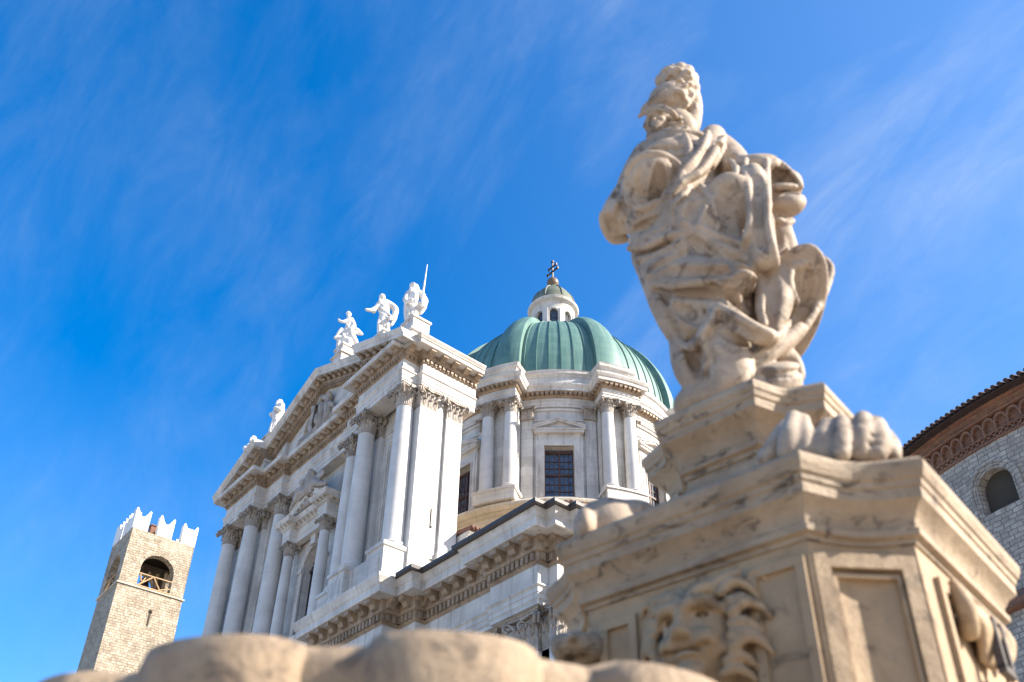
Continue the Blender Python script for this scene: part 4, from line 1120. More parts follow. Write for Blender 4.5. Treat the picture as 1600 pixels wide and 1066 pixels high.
T([(1062, 534, .04), (1066, 560, .06), (1076, 586, .06), (1094, 604, .06)], [15, 17, 18, 16], .015)
T([(1120, 520, .08), (1136, 552, .12), (1146, 600, .12)], [32, 36, 32], .02)
T([(1120, 478, .17), (1146, 500, .21), (1176, 520, .21), (1206, 528, .16)], [14, 16, 16, 12], .010)
# right arm, turned sleeve
T([(1012, 240, .0), (998, 264, .04), (985, 296, .06)], [20, 21, 22], .02)
E(1018, 282, .20, 44, 41, 38, .012); T([(984, 290, .16), (992, 312, .18), (1010, 326, .18)], [14, 14, 10], .015)
T([(981, 304, .06), (967, 332, .08), (962, 350, .06)], [22, 25, 21], .015)
T([(986, 344, .08), (1006, 350, .12), (1040, 334, .15)], [20, 20, 18], .02)
# shoulder cloak
T([(1114, 216, -.02), (1110, 234, .08), (1096, 256, .15), (1078, 276, .20), (1060, 294, .23), (1044, 308, .23)], [20, 22, 21, 18, 15, 11], .008)
# left arm and thrown cloak
T([(1122, 236, -.06), (1138, 250, -.02), (1152, 268, .02), (1160, 280, .04)], [26, 26, 25, 22], .015)
E(1118, 282, -.06, 40, 40, 26, .03)
T([(1156, 264, .04), (1180, 260, .08), (1204, 258, .06)], [18, 16, 14], .02)
E(1148, 336, .12, 46, 66, 26, .02, rot=8); E(1176, 384, .17, 33, 42, 22, .02, rot=12); E(1118, 340, .16, 34, 36, 26, .02)
T([(1176, 268, .15), (1184, 300, .18), (1188, 350, .19), (1192, 406, .18)], [13, 17, 20, 19], .02)
T([(1062, 300, .22), (1066, 330, .22), (1078, 356, .22)], [18, 20, 16], .015)
# roll behind the arm
T([(1204, 262, -.02), (1212, 300, -.04), (1216, 360, -.04), (1220, 410, -.04)], [17, 20, 18, 16], .02)
E(1228, 322, -.02, 31, 20, 34, .010); E(1232, 290, -.05, 22, 24, 26, .012)
T([(1204, 250, .05), (1222, 260, .04), (1240, 278, .01), (1250, 292, -.01)], [6.5, 6.5, 6.5, 6], .006)
T([(1206, 294, .05), (1224, 292, .04), (1242, 292, .01)], [5.5, 5.5, 5], .006)
T([(1214, 346, .02), (1228, 349, .0), (1238, 345, -.03)], [7, 6, 5], .008)
T([(1220, 356, -.04), (1226, 372, -.04), (1232, 388, -.05), (1236, 402, -.05)], [14, 14, 13, 12], .012)
# shield leaning behind, with the hem laid over it
c0 = Q(1230, 488, -.04); m0 = px_m(c0); va = view_axes(c0); ra_ = R(60)
la = va[0]*math.cos(ra_)+va[1]*math.sin(ra_); sa_ = va[1]*math.cos(ra_)-va[0]*math.sin(ra_)
nrm = va[2]*.96 + sa_*.20; nrm /= np.linalg.norm(nrm); sa_ = np.cross(nrm, la)
ST.ell(c0, (108*m0, 54*m0, 10*m0), [la, sa_, nrm], .008)
T([(1247, 405, -.03), (1264, 402, -.04), (1284, 406, -.05), (1296, 421, -.06), (1290, 448, -.06), (1276, 480, -.04), (1254, 516, -.01), (1228, 544, .02), (1206, 562, .04)], [5, 6, 7, 7.5, 7.5, 7.5, 7.5, 8, 8], .008)
T([(1222, 404, .02), (1218, 440, .06), (1212, 480, .08), (1202, 516, .08)], [18, 24, 24, 18], .015)
T([(1250, 512, .02), (1226, 534, .06), (1200, 552, .10), (1176, 572, .10), (1160, 592, .08)], [9, 13, 15, 17, 17], .010)
T([(1072, 634, -.02), (1098, 616, .04), (1130, 604, .08), (1160, 602, .06)], [20, 24, 26, 26], .02)
E(1206, 580, .06, 42, 13, 40, .010); E(1190, 600, .04, 62, 16, 46, .015); T([(1230, 550, -.02), (1244, 568, -.02), (1249, 588, -.02)], [9, 9, 9], .008); E(1222, 566, -.03, 24, 20, 20, .02)
E(1130, 614, 0, 60, 24, 60, .03); E(1190, 612, 0, 62, 22, 60, .03)
# --- head: face below a peaked helmet
E(1053, 172, -.01, 31, 34, 32, .010)
T([(1052, 190, .0), (1066, 204, .0)], [23, 23], .012)
E(1031, 186, .05, 20, 22, 23, .008); T([(1030, 196, .07), (1020, 206, .085)], [14, 8.5], .008)
T([(1013.5, 181, .095), (1010, 192, .105), (1008.5, 198, .11)], [3.2, 3.8, 4.2], .004)
E(1013, 204, .10, 5, 2.8, 5, .003); E(1016, 210, .09, 6.5, 4.6, 7, .005)
SC([(1019, 184), (1025, 185), (1031, 187)], [3, 3.6, 3], .3, .004); E(1022, 185.5, .115, 3.4, 2.6, 4, .003)
RG([(1013, 180), (1022, 177.5), (1032, 181)], [2.2, 2.6, 2.2], .1, .004)
E(1047, 156, .035, 34, 27, 36, .006)
T([(998, 183, .05), (1006, 176, .085), (1020, 170, .12), (1036, 170, .14), (1050, 176, .14), (1057, 183, .11)], [2.2, 4.5, 5.5, 5, 4.5, 3.5], .005)
T([(1006, 174, .05), (1022, 164, .08), (1040, 158, .09)], [6, 11, 14], .010)
RG([(1014, 164), (1024, 152), (1040, 141)], [2.2, 2.4, 2.2], .2, .004)
T([(1082, 150, -.02), (1086, 172, -.02), (1080, 198, -.02)], [12, 11, 14], .012); E(1090, 164, -.02, 7, 8, 10, .005, rot=25)
for pts in ([(1046, 184), (1054, 187), (1062, 183)], [(1048, 192), (1057, 195.5), (1066, 191)], [(1054, 200.5), (1064, 203.5), (1073, 199)]):
    RG(pts, [3, 3.6, 3], .45, .002); GR([(p[0], p[1]+5) for p in pts], [2, 2.6, 2], .1, .003)
GR([(1046, 181), (1044, 190), (1047, 202)], [2.2, 2.6, 2.2], .1, .004)
SC([(1066, 176), (1072, 188), (1076, 198)], [4, 5, 4], .5, .006)
# plume: rows of curled locks
for cx_, cy_, r_, w_ in ((1034, 126, 11, .03), (1040, 116, 10, .03), (1051, 112, 11, .02), (1063, 109, 11, .02), (1074, 113, 11, .0), (1081, 124, 11, .0), (1084, 138, 10, 0), (1083, 152, 9, .0), (1068, 130, 23, .02), (1052, 125, 20, .03), (1064, 146, 19, .03), (1068, 160, 12, .05)):
    E(cx_, cy_, w_, r_, r_, r_*1.2, .008)
for cx_, cy_, r_, a_, w_ in ((1064, 130, 9, .5, .02), (1079, 135, 7, 1.8, 0), (1050, 122, 8, 3.0, 0), (1076, 116, 7, 1.0, 0), (1060, 113, 7, 2.2, 0), (1045, 112, 6, 3, 0),
                           (1062, 150, 8, 4.0, 0), (1077, 150, 7, 5.0, 0), (1068, 165, 7, 3.4, 0), (1082, 166, 5, 5.5, 0)):
    RG([(cx_+r_*(1-.13*j)*math.cos(a_+j*1.05), cy_+r_*.95*(1-.13*j)*math.sin(a_+j*1.05)) for j in range(6)], [3.6, 4, 4, 3.6, 3, 2.2], .25, .003)
    GR([(cx_-1, cy_-1), (cx_+1.5, cy_+1)], [r_*.36, r_*.30], .0, .004)
GR([(1059, 131), (1064, 127), (1068, 131)], [5.5, 6.5, 5.5], -.1, .004); GR([(1076, 138), (1080, 133)], [5, 5.5], -.1, .004); GR([(1036, 131), (1042, 125)], [4, 4.5], .0, .004); GR([(1074, 152), (1079, 148)], [3.6, 4], .0, .004); GR([(1054, 147), (1066, 158), (1076, 162)], [2.6, 3.4, 2.6], .0, .004)
RG([(1013, 214), (1030, 210), (1050, 207), (1070, 207), (1094, 211)], [3.5, 4, 4, 4, 5], .25, .005)
GR([(1016, 219.5), (1036, 216), (1058, 213), (1082, 215)], [2.2]*4, .2, .003)
# scale armour
for row in range(5):
    for k_ in range(7):
        x_ = 990+k_*16.5+(8.2 if row % 2 else 0)-row*1.5; y_ = 225+row*11.5
        if x_ > 1080-row*6 or x_ < 986: continue
        if (x_-1015)**2/48**2+(y_-284)**2/46**2 < 1: continue
        GR([(x_-7.6, y_), (x_-5, y_+6.5), (x_, y_+9.5), (x_+5, y_+6.5), (x_+7.6, y_)], [2.2, 2.9, 3.2, 2.9, 2.2], .15, .003)
RG([(1070, 212), (1077, 236), (1071, 260)], [5, 6, 5], .1, .005)
# --- turned sleeve: a rolled rim round two deep pockets
SC([(1046, 262), (1051, 276), (1046, 294)], [8, 9, 6], .55, .010); SC([(1000, 262), (998, 284), (1004, 304)], [8, 9, 6], .85, .016)
GR([(1029, 258), (1031, 274), (1028, 294), (1021, 311)], [5, 9.5, 10.5, 7], .15, .007)
RG([(979, 272), (990, 254), (1010, 243), (1034, 243), (1054, 254), (1065, 268), (1058, 290), (1046, 305)], [4, 5, 5.5, 5.5, 5, 5, 4, 3.5], .1)
RG([(997, 328), (1012, 325), (1028, 316)], [6, 7, 5], .3); GR([(1002, 318), (1011, 315)], [3, 3], .3, .004)
RG([(977, 284), (984, 306), (998, 328)], [4, 5, 5], .15); GR([(972, 300), (975, 322), (984, 346)], [3.5, 5, 3.5], .3)
SC([(972, 272), (966, 292), (964, 308)], [6, 8, 6], .6); RG([(964, 318), (958, 334), (950, 346)], [4, 5, 4], .2)
GR([(948, 338), (956, 352), (966, 362)], [6, 9, 7], .25, .008); GR([(976, 338), (972, 352), (978, 364)], [4, 7, 5], .25, .006)
RG([(942, 334), (943, 352), (957, 374), (978, 374)], [5, 5, 5.5, 5], .0); GR([(990, 360), (1006, 354), (1026, 340)], [5, 8, 5], .35, .008)
# --- shoulder cloak folds
RG([(1106, 207), (1099, 228), (1086, 248), (1067, 266)], [4, 5, 5, 4], .1); RG([(1130, 216), (1114, 242), (1097, 266), (1071, 281)], [5, 6, 6, 5], .1)
GR([(1116, 212), (1106, 234), (1091, 257), (1073, 273)], [3, 4.5, 4.5, 3], .25, .006)
RG([(1092, 272), (1064, 288), (1052, 305)], [5, 5, 4], .2); GR([(1082, 284), (1064, 297), (1052, 310)], [2.6, 3.2, 2.4], .25, .004); GR([(1060, 320), (1078, 306), (1096, 288)], [3, 4.5, 3], .3, .006)
SC([(1124, 226), (1134, 238), (1144, 246)], [6, 8, 6], .7)
# --- arm cavity, cloak panel
GR([(1116, 268), (1122, 282), (1118, 296)], [7, 11, 7], .1, .010); RG([(1140, 252), (1150, 264), (1148, 282)], [4, 5, 4], .1); GR([(1154, 254), (1158, 270), (1148, 288)], [2.2, 3, 2.2], .3, .005)
SC([(1136, 296), (1142, 330), (1146, 364)], [18, 24, 18], .80, .02); SC([(1183, 270), (1185, 310), (1187, 350), (1192, 384)], [9, 11, 11, 7], .55, .014); SC([(1094, 312), (1082, 334), (1078, 350)], [9, 13, 9], .6, .014)
RG([(1165, 250), (1163, 266), (1170, 306), (1172, 344), (1166, 372)], [4.5, 5, 5, 5, 6], .15); RG([(1197, 252), (1199, 300), (1200, 350), (1207, 388), (1210, 412), (1203, 427), (1188, 430), (1172, 421)], [5, 5, 5, 6, 7, 7, 7, 7], .1)
GR([(1211, 264), (1208, 300), (1208, 348), (1215, 384)], [3.5, 4, 4, 3.5], .3, .006)
RG([(1095, 291), (1110, 316), (1122, 358)], [4.5, 5.5, 5], .15); RG([(1103, 324), (1097, 342), (1090, 360)], [4, 4.5, 4.5], .15)
GR([(1053, 320), (1052, 346), (1060, 366)], [3, 4, 3], .3, .006); GR([(1108, 338), (1112, 350), (1115, 360)], [3.5, 5.5, 4], .1, .006)
SC([(1098, 366), (1124, 380), (1150, 388)], [6, 8, 6], .5, .010)
RG([(1066, 347), (1086, 363), (1112, 381), (1140, 395), (1172, 411)], [5, 6, 7, 8, 8], .1, .008); RG([(1090, 352), (1112, 366), (1140, 376), (1166, 382)], [4, 4.5, 5, 5], .15)
GR([(1074, 368), (1090, 382), (1112, 396), (1150, 414), (1184, 434)], [5, 9, 9, 7, 5], .35, .008)
# --- flying hem and roll
GR([(1208, 270), (1222, 276), (1238, 286)], [7, 9, 6], .05, .006); SC([(1206, 300), (1224, 301), (1246, 302)], [4, 5, 3.5], .4, .008); GR([(1206, 340), (1224, 342), (1244, 336)], [3, 4, 3], .35, .006)
GR([(1216, 364), (1218, 384), (1224, 398)], [5, 8, 5], .3, .008)
# --- skirt folds: ridges with wide troughs between them
SC([(1002, 396), (1030, 391), (1054, 380)], [5, 7, 5], .4); SC([(1012, 420), (1044, 406), (1072, 392)], [6, 10, 7], .5, .012)
RG([(984, 388), (1014, 384), (1044, 370), (1066, 366)], [5, 6, 6, 4.5], .2); RG([(997, 407), (1030, 399), (1066, 378)], [5, 6, 5], .15)
GR([(1020, 364), (1032, 358), (1042, 356)], [3, 5, 3], .2, .006)
SC([(1030, 424), (1064, 424), (1110, 424), (1150, 420)], [8, 11, 10, 7], .6, .014); SC([(1010, 434), (1030, 456), (1046, 470)], [7, 12, 8], .65, .014)
RG([(1020, 444), (1056, 446), (1096, 442), (1130, 444)], [4, 6, 6, 4], .1, .012); SC([(1056, 460), (1090, 460), (1124, 462)], [6, 9, 6], .6, .012)
RG([(1050, 470), (1076, 475), (1106, 477), (1134, 474)], [4.5, 6, 6, 4.5], .15); GR([(1052, 478), (1074, 489), (1094, 499), (1107, 505)], [6, 11, 12, 7], .15, .008)
RG([(1118, 483), (1112, 500), (1102, 516), (1087, 540)], [4, 4.5, 4.5, 4.5], .3, .005); SC([(1034, 480), (1048, 504), (1062, 524)], [6, 10, 6], .6, .014); RG([(1026, 462), (1040, 492), (1056, 520)], [4, 5, 4], .1, .010)
RG([(1056, 526), (1070, 541), (1086, 544)], [4.5, 5.5, 4.5], .2); GR([(1074, 552), (1080, 566), (1090, 578)], [6, 9, 6], .25, .008); RG([(1098, 530), (1108, 556), (1102, 586)], [5, 6, 5], .15)
RG([(1066, 556), (1072, 580), (1088, 600)], [4, 5, 4], .1, .010)
GR([(1112, 536), (1117, 552), (1118, 566)], [2.5, 3, 2.5], .4, .006); RG([(1119, 541), (1126, 550), (1131, 558)], [4, 4.5, 3], .2, .004)
RG([(1122, 478), (1150, 494), (1182, 512), (1206, 524)], [4.5, 5, 5, 4.5], .1); SC([(1126, 494), (1154, 514), (1188, 528)], [5, 8, 6], .5, .010); GR([(1128, 518), (1156, 536), (1184, 548)], [5, 8, 6], .3, .010)
SC([(1112, 448), (1124, 464), (1128, 478)], [6, 8, 6], .6)
RG([(1150, 430), (1164, 428), (1176, 436), (1176, 450)], [5, 6, 6, 5], .35); RG([(1150, 448), (1151, 466), (1157, 482), (1168, 490)], [5.5, 6, 6, 4.5], .3); RG([(1188, 436), (1191, 460), (1191, 486), (1194, 508)], [7, 10, 9, 5], .35, .006)
GR([(1179, 434), (1177, 452), (1169, 474)], [4, 6, 5], .3, .006); SC([(1208, 436), (1208, 470), (1202, 506)], [7, 10, 7], .5, .012)
RG([(1257, 411), (1251, 419), (1242, 415), (1236, 424), (1233, 446), (1240, 464), (1244, 480), (1240, 498), (1226, 514), (1211, 528)], [4, 4.5, 5, 5, 5.5, 5.5, 6, 6, 5.5, 5], .2, .006)
SC([(1262, 424), (1264, 450), (1258, 480), (1244, 506)], [8, 11, 10, 7], .65, .012); GR([(1246, 432), (1248, 452), (1254, 476), (1250, 498), (1236, 516)], [2.6]*5, .3, .005)
GR([(1280, 420), (1278, 450), (1262, 486), (1242, 518)], [2.4]*4, .3, .005)
GR([(1216, 564), (1226, 560), (1236, 566)], [4, 6, 4], .3, .006); GR([(1180, 562), (1204, 548), (1230, 534)], [2.6, 3.2, 2.6], .3, .006); GR([(1172, 592), (1202, 590), (1238, 588)], [2.6, 2.8, 2.6], .3, .006)
stt = empty('statue', (-1.75, 2.70, 2.128+EYE), 'large stone statue of a helmeted woman in billowing cloak on the honey coloured pedestal', 'statue')
ST.build('figure', M['fountain_statue'], stt, (-1.75, 2.70, 2.128+EYE), smooth_it=1)

# ================================================================== lobed fountain bowl in the foreground
bc = (2.485*math.cos(R(145.73)), 2.485*math.sin(R(145.73)))
bo = MB(); rows = []; NB = 13; BOFF = .64
for r0, amp, z in ((.24, 0, -.70), (.30, 0, -.55), (.42, .3, -.38), (.70, .7, -.05), (.87, 1, .30), (.915, 1, .52), (.928, 1, .595), (.918, 1, .63), (.895, .95, .641), (.78, .2, .635), (.75, 0, .60), (.62, 0, .30), (.02, 0, .20)):
    row = []
    for j in range(NB*16):
        a = 2*PI*j/(NB*16); u_ = (j/16 + BOFF) % 1.0
        lob = math.sqrt(max(0, 1-abs((u_-.5)/.36)**2.6)) if abs(u_-.5) < .36 else 0
        rr = r0 + amp*(.09*lob - .015); row.append((bc[0]+rr*math.cos(a), bc[1]+rr*math.sin(a), z + 0))
    rows.append(row)
bo.strip(rows, closed=True)
bwl = empty('fountain_bowl', (bc[0], bc[1], 0), 'golden scalloped stone fountain bowl with bulging lobes, close in the foreground', 'fountain bowl')
bo.build('bowl', M['rim'], bwl, smooth=50)
bs = MB(); bs.lathe([(.42, -EYE), (.42, -EYE+.12), (.30, -EYE+.18), (.20, -1.0), (.17, -.85), (.22, -.72), (.1, -.7)], bc, 32); bs.build('foot', M['rim'], bwl, smooth=40)

# ================================================================== roof statues
def saint(name, loc, rot, label, pose, h=4.4, ped=1.6):
    """robed figure in its own metre space, height 1 -> scaled by h"""
    S = SDF([-.48, -.34, -.04], [.48, .34, 1.12], .0125)
    c = lambda pts, rs, k=.02, cut=False: S.line(pts, rs, k, cut)
    c([(0, 0, .02), (.01, 0, .3), (-.01, 0, .55), (0, .01, .74)], [.135, .115, .12, .12], .03)
    c([(-.13, 0, .78), (0, 0, .80), (.13, 0, .78)], [.06, .07, .06], .03)
    S.ell((0, 0, .02), (.17, .16, .04), None, .02)
    c([(0, 0, .82), (-.01, -.01, .88)], [.045, .04], .02)
    hx = pose.get('look', -.02)
    S.ell((hx, -.02, .945), (.055, .062, .068), None, .008); S.ell((hx, .01, .955), (.062, .06, .062), None, .01)
    if pose.get('beard', 1): c([(hx, -.06, .92), (hx, -.075, .875), (hx, -.07, .845)], [.034, .03, .016], .01)
    S.ell((hx-.025, -.078, .955), (.014, .02, .010), None, .004, True); S.ell((hx+.025, -.078, .955), (.014, .02, .010), None, .004, True); S.ell((hx, -.088, .935), (.010, .014, .022), None, .006)
    for side_, pts in pose['arms']:
        c(pts, [.055, .05, .045, .036][:len(pts)], .02)
        x, y, z = pts[-1]
        if pose.get('hands', 1): c([(x, y, z), (x+pts[-1][0]*.06, y-.02, z+.005)], [.022, .014], .008)
    rr = random.Random(hash(name+label) % 9999 if False else len(label))
    for k in range(9):                                            # hanging folds
        a = -PI*.98 + k*PI*.98/8*1.0; x0, y0 = .10*math.cos(a), .11*math.sin(a)
        b = rr.uniform(-.06, .06)
        c([(x0*.9, y0*.9, .55+rr.uniform(-.05, .05)), (x0+b*.5, y0*1.15, .32), (x0*1.35+b, y0*1.35, .06)], [.012, .024, .026], .012)
        c([(x0*.9+.035, y0*1.12, .5), (x0*1.25+b+.03, y0*1.4, .08)], [.006, .012], .010, True)
    for z0, z1, y in ((.74, .50, -.125), (.70, .44, -.13), (.66, .38, -.12)):   # cloak swept across
        c([(pose.get('cs', 1)*.13, y*.5, z0+.04), (0, y-.01, (z0+z1)/2), (-pose.get('cs', 1)*.12, y*.7, z1)], [.022, .026, .02], .012)
    for q in pose.get('extra', []): c(*q)
    for q in pose.get('wings', []): S.ell(*q)
    e = empty(name, loc, label, 'statue', 'statues along the cathedral roof')
    V, F = None, None
    o = S.build('figure', M['statue_white'], e, (0, 0, 0), 1, lift=False)
    o.parent = e; o.location = (0, 0, ped); o.scale = (h*.86, h*.86, h); 
    pm_ = MB(); pm_.box(-.85, .85, -.8, .8, -1.6, .1); pm_.box(-1.0, 1.0, -.95, .95, .1, .25); pm_.box(-.75, .75, -.7, .7, .25, ped-.15); pm_.box(-.85, .85, -.8, .8, ped-.15, ped+.02)
    pp = pm_.build('plinth', M['marble_plain'], lift=False); pp.parent = e
    e.rotation_euler = (0, 0, rot)
    return e
def up(z): return z + EYE
def roof_figure(loc, ped, label, masses, ridges, grooves, base=1.0):
    """marble figure carved from strokes laid in a plane facing the square; depths in metres"""
    x, y, z = loc; az_ = math.degrees(math.atan2(y, x)); rc_ = math.hypot(x, y); Qr = plane_q(az_, rc_)
    S = SDF([x-2.6, y-1.9, z+ped-.9], [x+2.6, y+1.9, z+ped+6.2], .055)
    S.tr = (rc_*1.05, rc_*1.65, .03)
    for pts, rs in masses: PT(S, Qr, pts, rs, .07)
    for pts, rs in grooves: stroke(S, pts, rs, .25, .03, True)
    for pts, rs in ridges: stroke(S, pts, rs, -.1, .04, False)
    e = empty('roof_statue', (x, y, z+EYE), label, 'statue', 'statues along the cathedral roof')
    S.build('figure', M['statue_white'], e, (x, y, z+EYE), 1)
    p_ = MB(); c_ = base
    p_.box(x-.85*c_, x+.85*c_, y-.8*c_, y+.8*c_, z-1.6, z+.1); p_.box(x-1.0*c_, x+1.0*c_, y-.95*c_, y+.95*c_, z+.1, z+.25)
    p_.box(x-.75*c_, x+.75*c_, y-.7*c_, y+.7*c_, z+.25, z+ped-.15); p_.box(x-.85*c_, x+.85*c_, y-.8*c_, y+.8*c_, z+ped-.15, z+ped+.02)
    p_.build('plinth', M['marble_plain'], e)
    return e, Qr
e4, Q4 = roof_figure((-42.9, 26.25, 43.1), 1.6, 'white robed statue holding a tall upright sword on the near corner of the cathedral gable',
  [([(646, 464, 0), (645, 480, 0), (643, 496, 0), (643, 508, 0)], [9, 8.5, 10, 10.5]), ([(638, 460, 0), (647, 457, 0), (657, 460, 0)], [5, 7, 5.5]),
   ([(646, 456, 0), (645.5, 450, .1)], [3.4, 3.2]), ([(645, 446, .15), (645.5, 448.5, .1)], [5, 4.6]), ([(650, 447, -.1), (652, 452, -.1)], [3.6, 3.2]), ([(642, 451, .4), (642, 455, .4)], [2.6, 2]),
   ([(637, 461, .1), (633.5, 468, .3), (637, 472, .6), (644, 468, .9)], [4.2, 4, 3.4, 2.4]), ([(658, 461, 0), (664, 470, .2), (661, 477, .4), (656, 474, .8)], [4.8, 4.8, 4.2, 2.6]),
   ([(663, 468, 0), (662, 480, .0), (656, 490, 0)], [4.6, 4.4, 3]), ([(635, 474, .2), (634, 486, .2), (636, 500, .2)], [3, 3.4, 4]), ([(652, 500, .3), (654, 509, .4)], [4, 3.6])],
  [([(638, 472), (644, 480), (650, 486)], [1.6, 2, 1.6]), ([(640, 466), (648, 472), (656, 482)], [1.4, 1.8, 1.4]), ([(639, 484), (637, 496), (636, 508)], [1.5, 1.8, 2]), ([(648, 486), (650, 498), (652, 509)], [1.5, 1.8, 2])],
  [([(642, 478), (640, 492), (640, 508)], [1.3, 1.8, 1.8]), ([(647, 484), (645, 496), (646, 508)], [1.4, 2, 2]), ([(652, 478), (655, 490), (657, 500)], [1.3, 1.8, 1.4]), ([(641, 470), (650, 477), (657, 486)], [1.1, 1.3, 1.1]),
   ([(650, 463), (655, 470), (656, 478)], [1, 1.3, 1]), ([(643.2, 446.5), (646.5, 447)], [.9, .9]), ([(634, 474), (637, 476)], [1.6, 1.6])])
sw = MB(); sw.tube([Q4(659, 478, .9), Q4(661, 458, .7)], .10, 6); sw.tube([Q4(661, 458, .7), Q4(667.6, 413.5, .7)], [.085, .03], 6); sw.tube([Q4(657.5, 461, .75), Q4(664.5, 460, .65)], .06, 6)
sw.build('sword', M['statue_white'], e4)
roof_figure((-47.3, 26.4, 44.9), 1.6, 'white roof statue of a man stretching one arm out to the left',
  [([(600, 482, 0), (601, 494, 0), (598, 506, 0), (598, 520, 0)], [8.5, 8, 8.5, 7.5]), ([(591, 477, 0), (601, 474, 0), (611, 478, 0)], [4.5, 6.5, 5.5]),
   ([(598, 474, 0), (597.5, 468, .1)], [3.2, 3]), ([(597, 463.5, .15), (597.5, 466, .1)], [4.6, 4.2]), ([(593.5, 468.5, .4), (593.5, 471, .4)], [2.2, 1.6]),
   ([(591, 479, .1), (583, 484, .2), (577, 485, .3), (571.5, 483.5, .4)], [4, 3.3, 2.4, 1.6]), ([(586, 484, .1), (584, 488, .1)], [3.2, 2.4]),
   ([(612, 478, 0), (618, 484, .1), (616, 494, .3), (609, 498, .7)], [5.2, 4.6, 4.2, 3]), ([(617, 484, -.1), (617, 496, -.1), (611, 508, -.1)], [4, 3.6, 2.6]),
   ([(594, 506, .3), (593, 519, .3)], [4.4, 3.8]), ([(604, 504, .2), (606, 520, .2)], [4.2, 3.8])],
  [([(592, 486), (600, 493), (608, 497)], [1.5, 1.8, 1.4]), ([(595, 480), (604, 488), (612, 494)], [1.3, 1.6, 1.3]), ([(592, 500), (591, 510), (592, 519)], [1.4, 1.7, 1.7])],
  [([(599, 500), (599, 510), (600, 521)], [1.5, 2.2, 2]), ([(594, 496), (595, 508), (596, 518)], [1.1, 1.4, 1.2]), ([(605, 500), (603, 510), (604, 519)], [1.2, 1.5, 1.2]), ([(595, 490), (603, 496)], [1.1, 1.2]),
   ([(607, 480), (609, 488), (606, 496)], [1.1, 1.5, 1.1]), ([(594.5, 464.5), (597.5, 465)], [.9, .9]), ([(613, 488), (613, 496)], [1.8, 1.6])], .9)
roof_figure((-56.2, 27.6, 50.4), 1.2, 'white roof group of a rising woman with a winged angel at the gable top',
  [([(547, 503, 0), (545, 512, 0), (541, 522, .1), (539, 534, .1)], [6, 5.6, 6, 6.5]), ([(542, 501, 0), (549, 500, 0)], [3.6, 4.2]), ([(545, 497, 0), (544.5, 492, .1)], [2.6, 2.4]),
   ([(544, 489.5, .1), (546, 492, 0)], [3.4, 3.2]), ([(541, 502, .2), (535, 503, .3), (530, 501, .3)], [2.8, 2.1, 1.4]), ([(531, 502, .3), (528.5, 498.5, .3)], [1.6, 1.1]), ([(550, 502, .1), (553, 510, .3), (548, 514, .6)], [3.8, 3.4, 2.4]),
   ([(548, 518, .2), (551, 527, .3), (556, 535, .3)], [5.2, 5.4, 4]), ([(552, 514, -.1), (559, 517, -.1), (566, 522, -.1)], [3.8, 3.4, 1.5]), ([(553, 519, -.1), (560, 521.5, -.1), (566.5, 523, -.1)], [2.8, 2.4, 1.1]),
   ([(534, 515, .1), (529, 522, .1), (526.5, 529, .1)], [3.4, 3.2, 3]), ([(527, 526, .3), (523, 528, .3)], [2.4, 2]), ([(532, 528, .1), (530, 540, .1), (532, 550, .1)], [4.4, 4.6, 5]),
   ([(545, 532, .3), (546, 542, .3), (541, 552, .3)], [5.6, 6, 6]), ([(536, 548, .3), (532, 556, .3), (528, 562, .2)], [5, 5, 5]), ([(552, 540, .1), (557, 546, .1)], [4, 3]), ([(540, 560, 0), (530, 564, 0)], [6, 6])],
  [([(541, 505), (545, 512), (544, 520)], [1.3, 1.5, 1.2]), ([(536, 522), (541, 530), (548, 534)], [1.3, 1.6, 1.2])],
  [([(538, 514), (541, 524), (540, 534)], [1.2, 1.6, 1.2]), ([(547, 510), (546, 518), (549, 526)], [1, 1.4, 1.1]), ([(543.5, 491), (546, 491.5)], [.8, .8]), ([(537, 538), (541, 546), (538, 554)], [1.6, 2, 1.6]), ([(531, 532), (530, 542)], [1.3, 1.4]),
   ([(549, 531), (550, 540)], [1.3, 1.4]), ([(556, 518), (562, 522)], [.9, .9])], .95)
saint('roof_statue', (XC-8.9, 26.35, up(44.9)), R(0), 'white robed statue seen past the far slope of the gable, lit from the right',
      {'look': -.04, 'cs': -1, 'arms': [(-1, [(-.13, 0, .77), (-.19, -.05, .64), (-.10, -.15, .60)]), (1, [(.13, 0, .77), (.19, -.05, .62), (.10, -.15, .66)])]}, h=4.3)
saint('roof_statue', (XC-13.4, 26.25, up(43.1)), R(0), 'farthest roof statue, almost hidden behind the left corner of the gable',
      {'look': -.02, 'cs': 1, 'arms': [(-1, [(-.13, 0, .77), (-.24, -.04, .70), (-.30, -.08, .80)]), (1, [(.13, 0, .77), (.19, -.05, .62), (.10, -.15, .66)])]}, h=4.3)
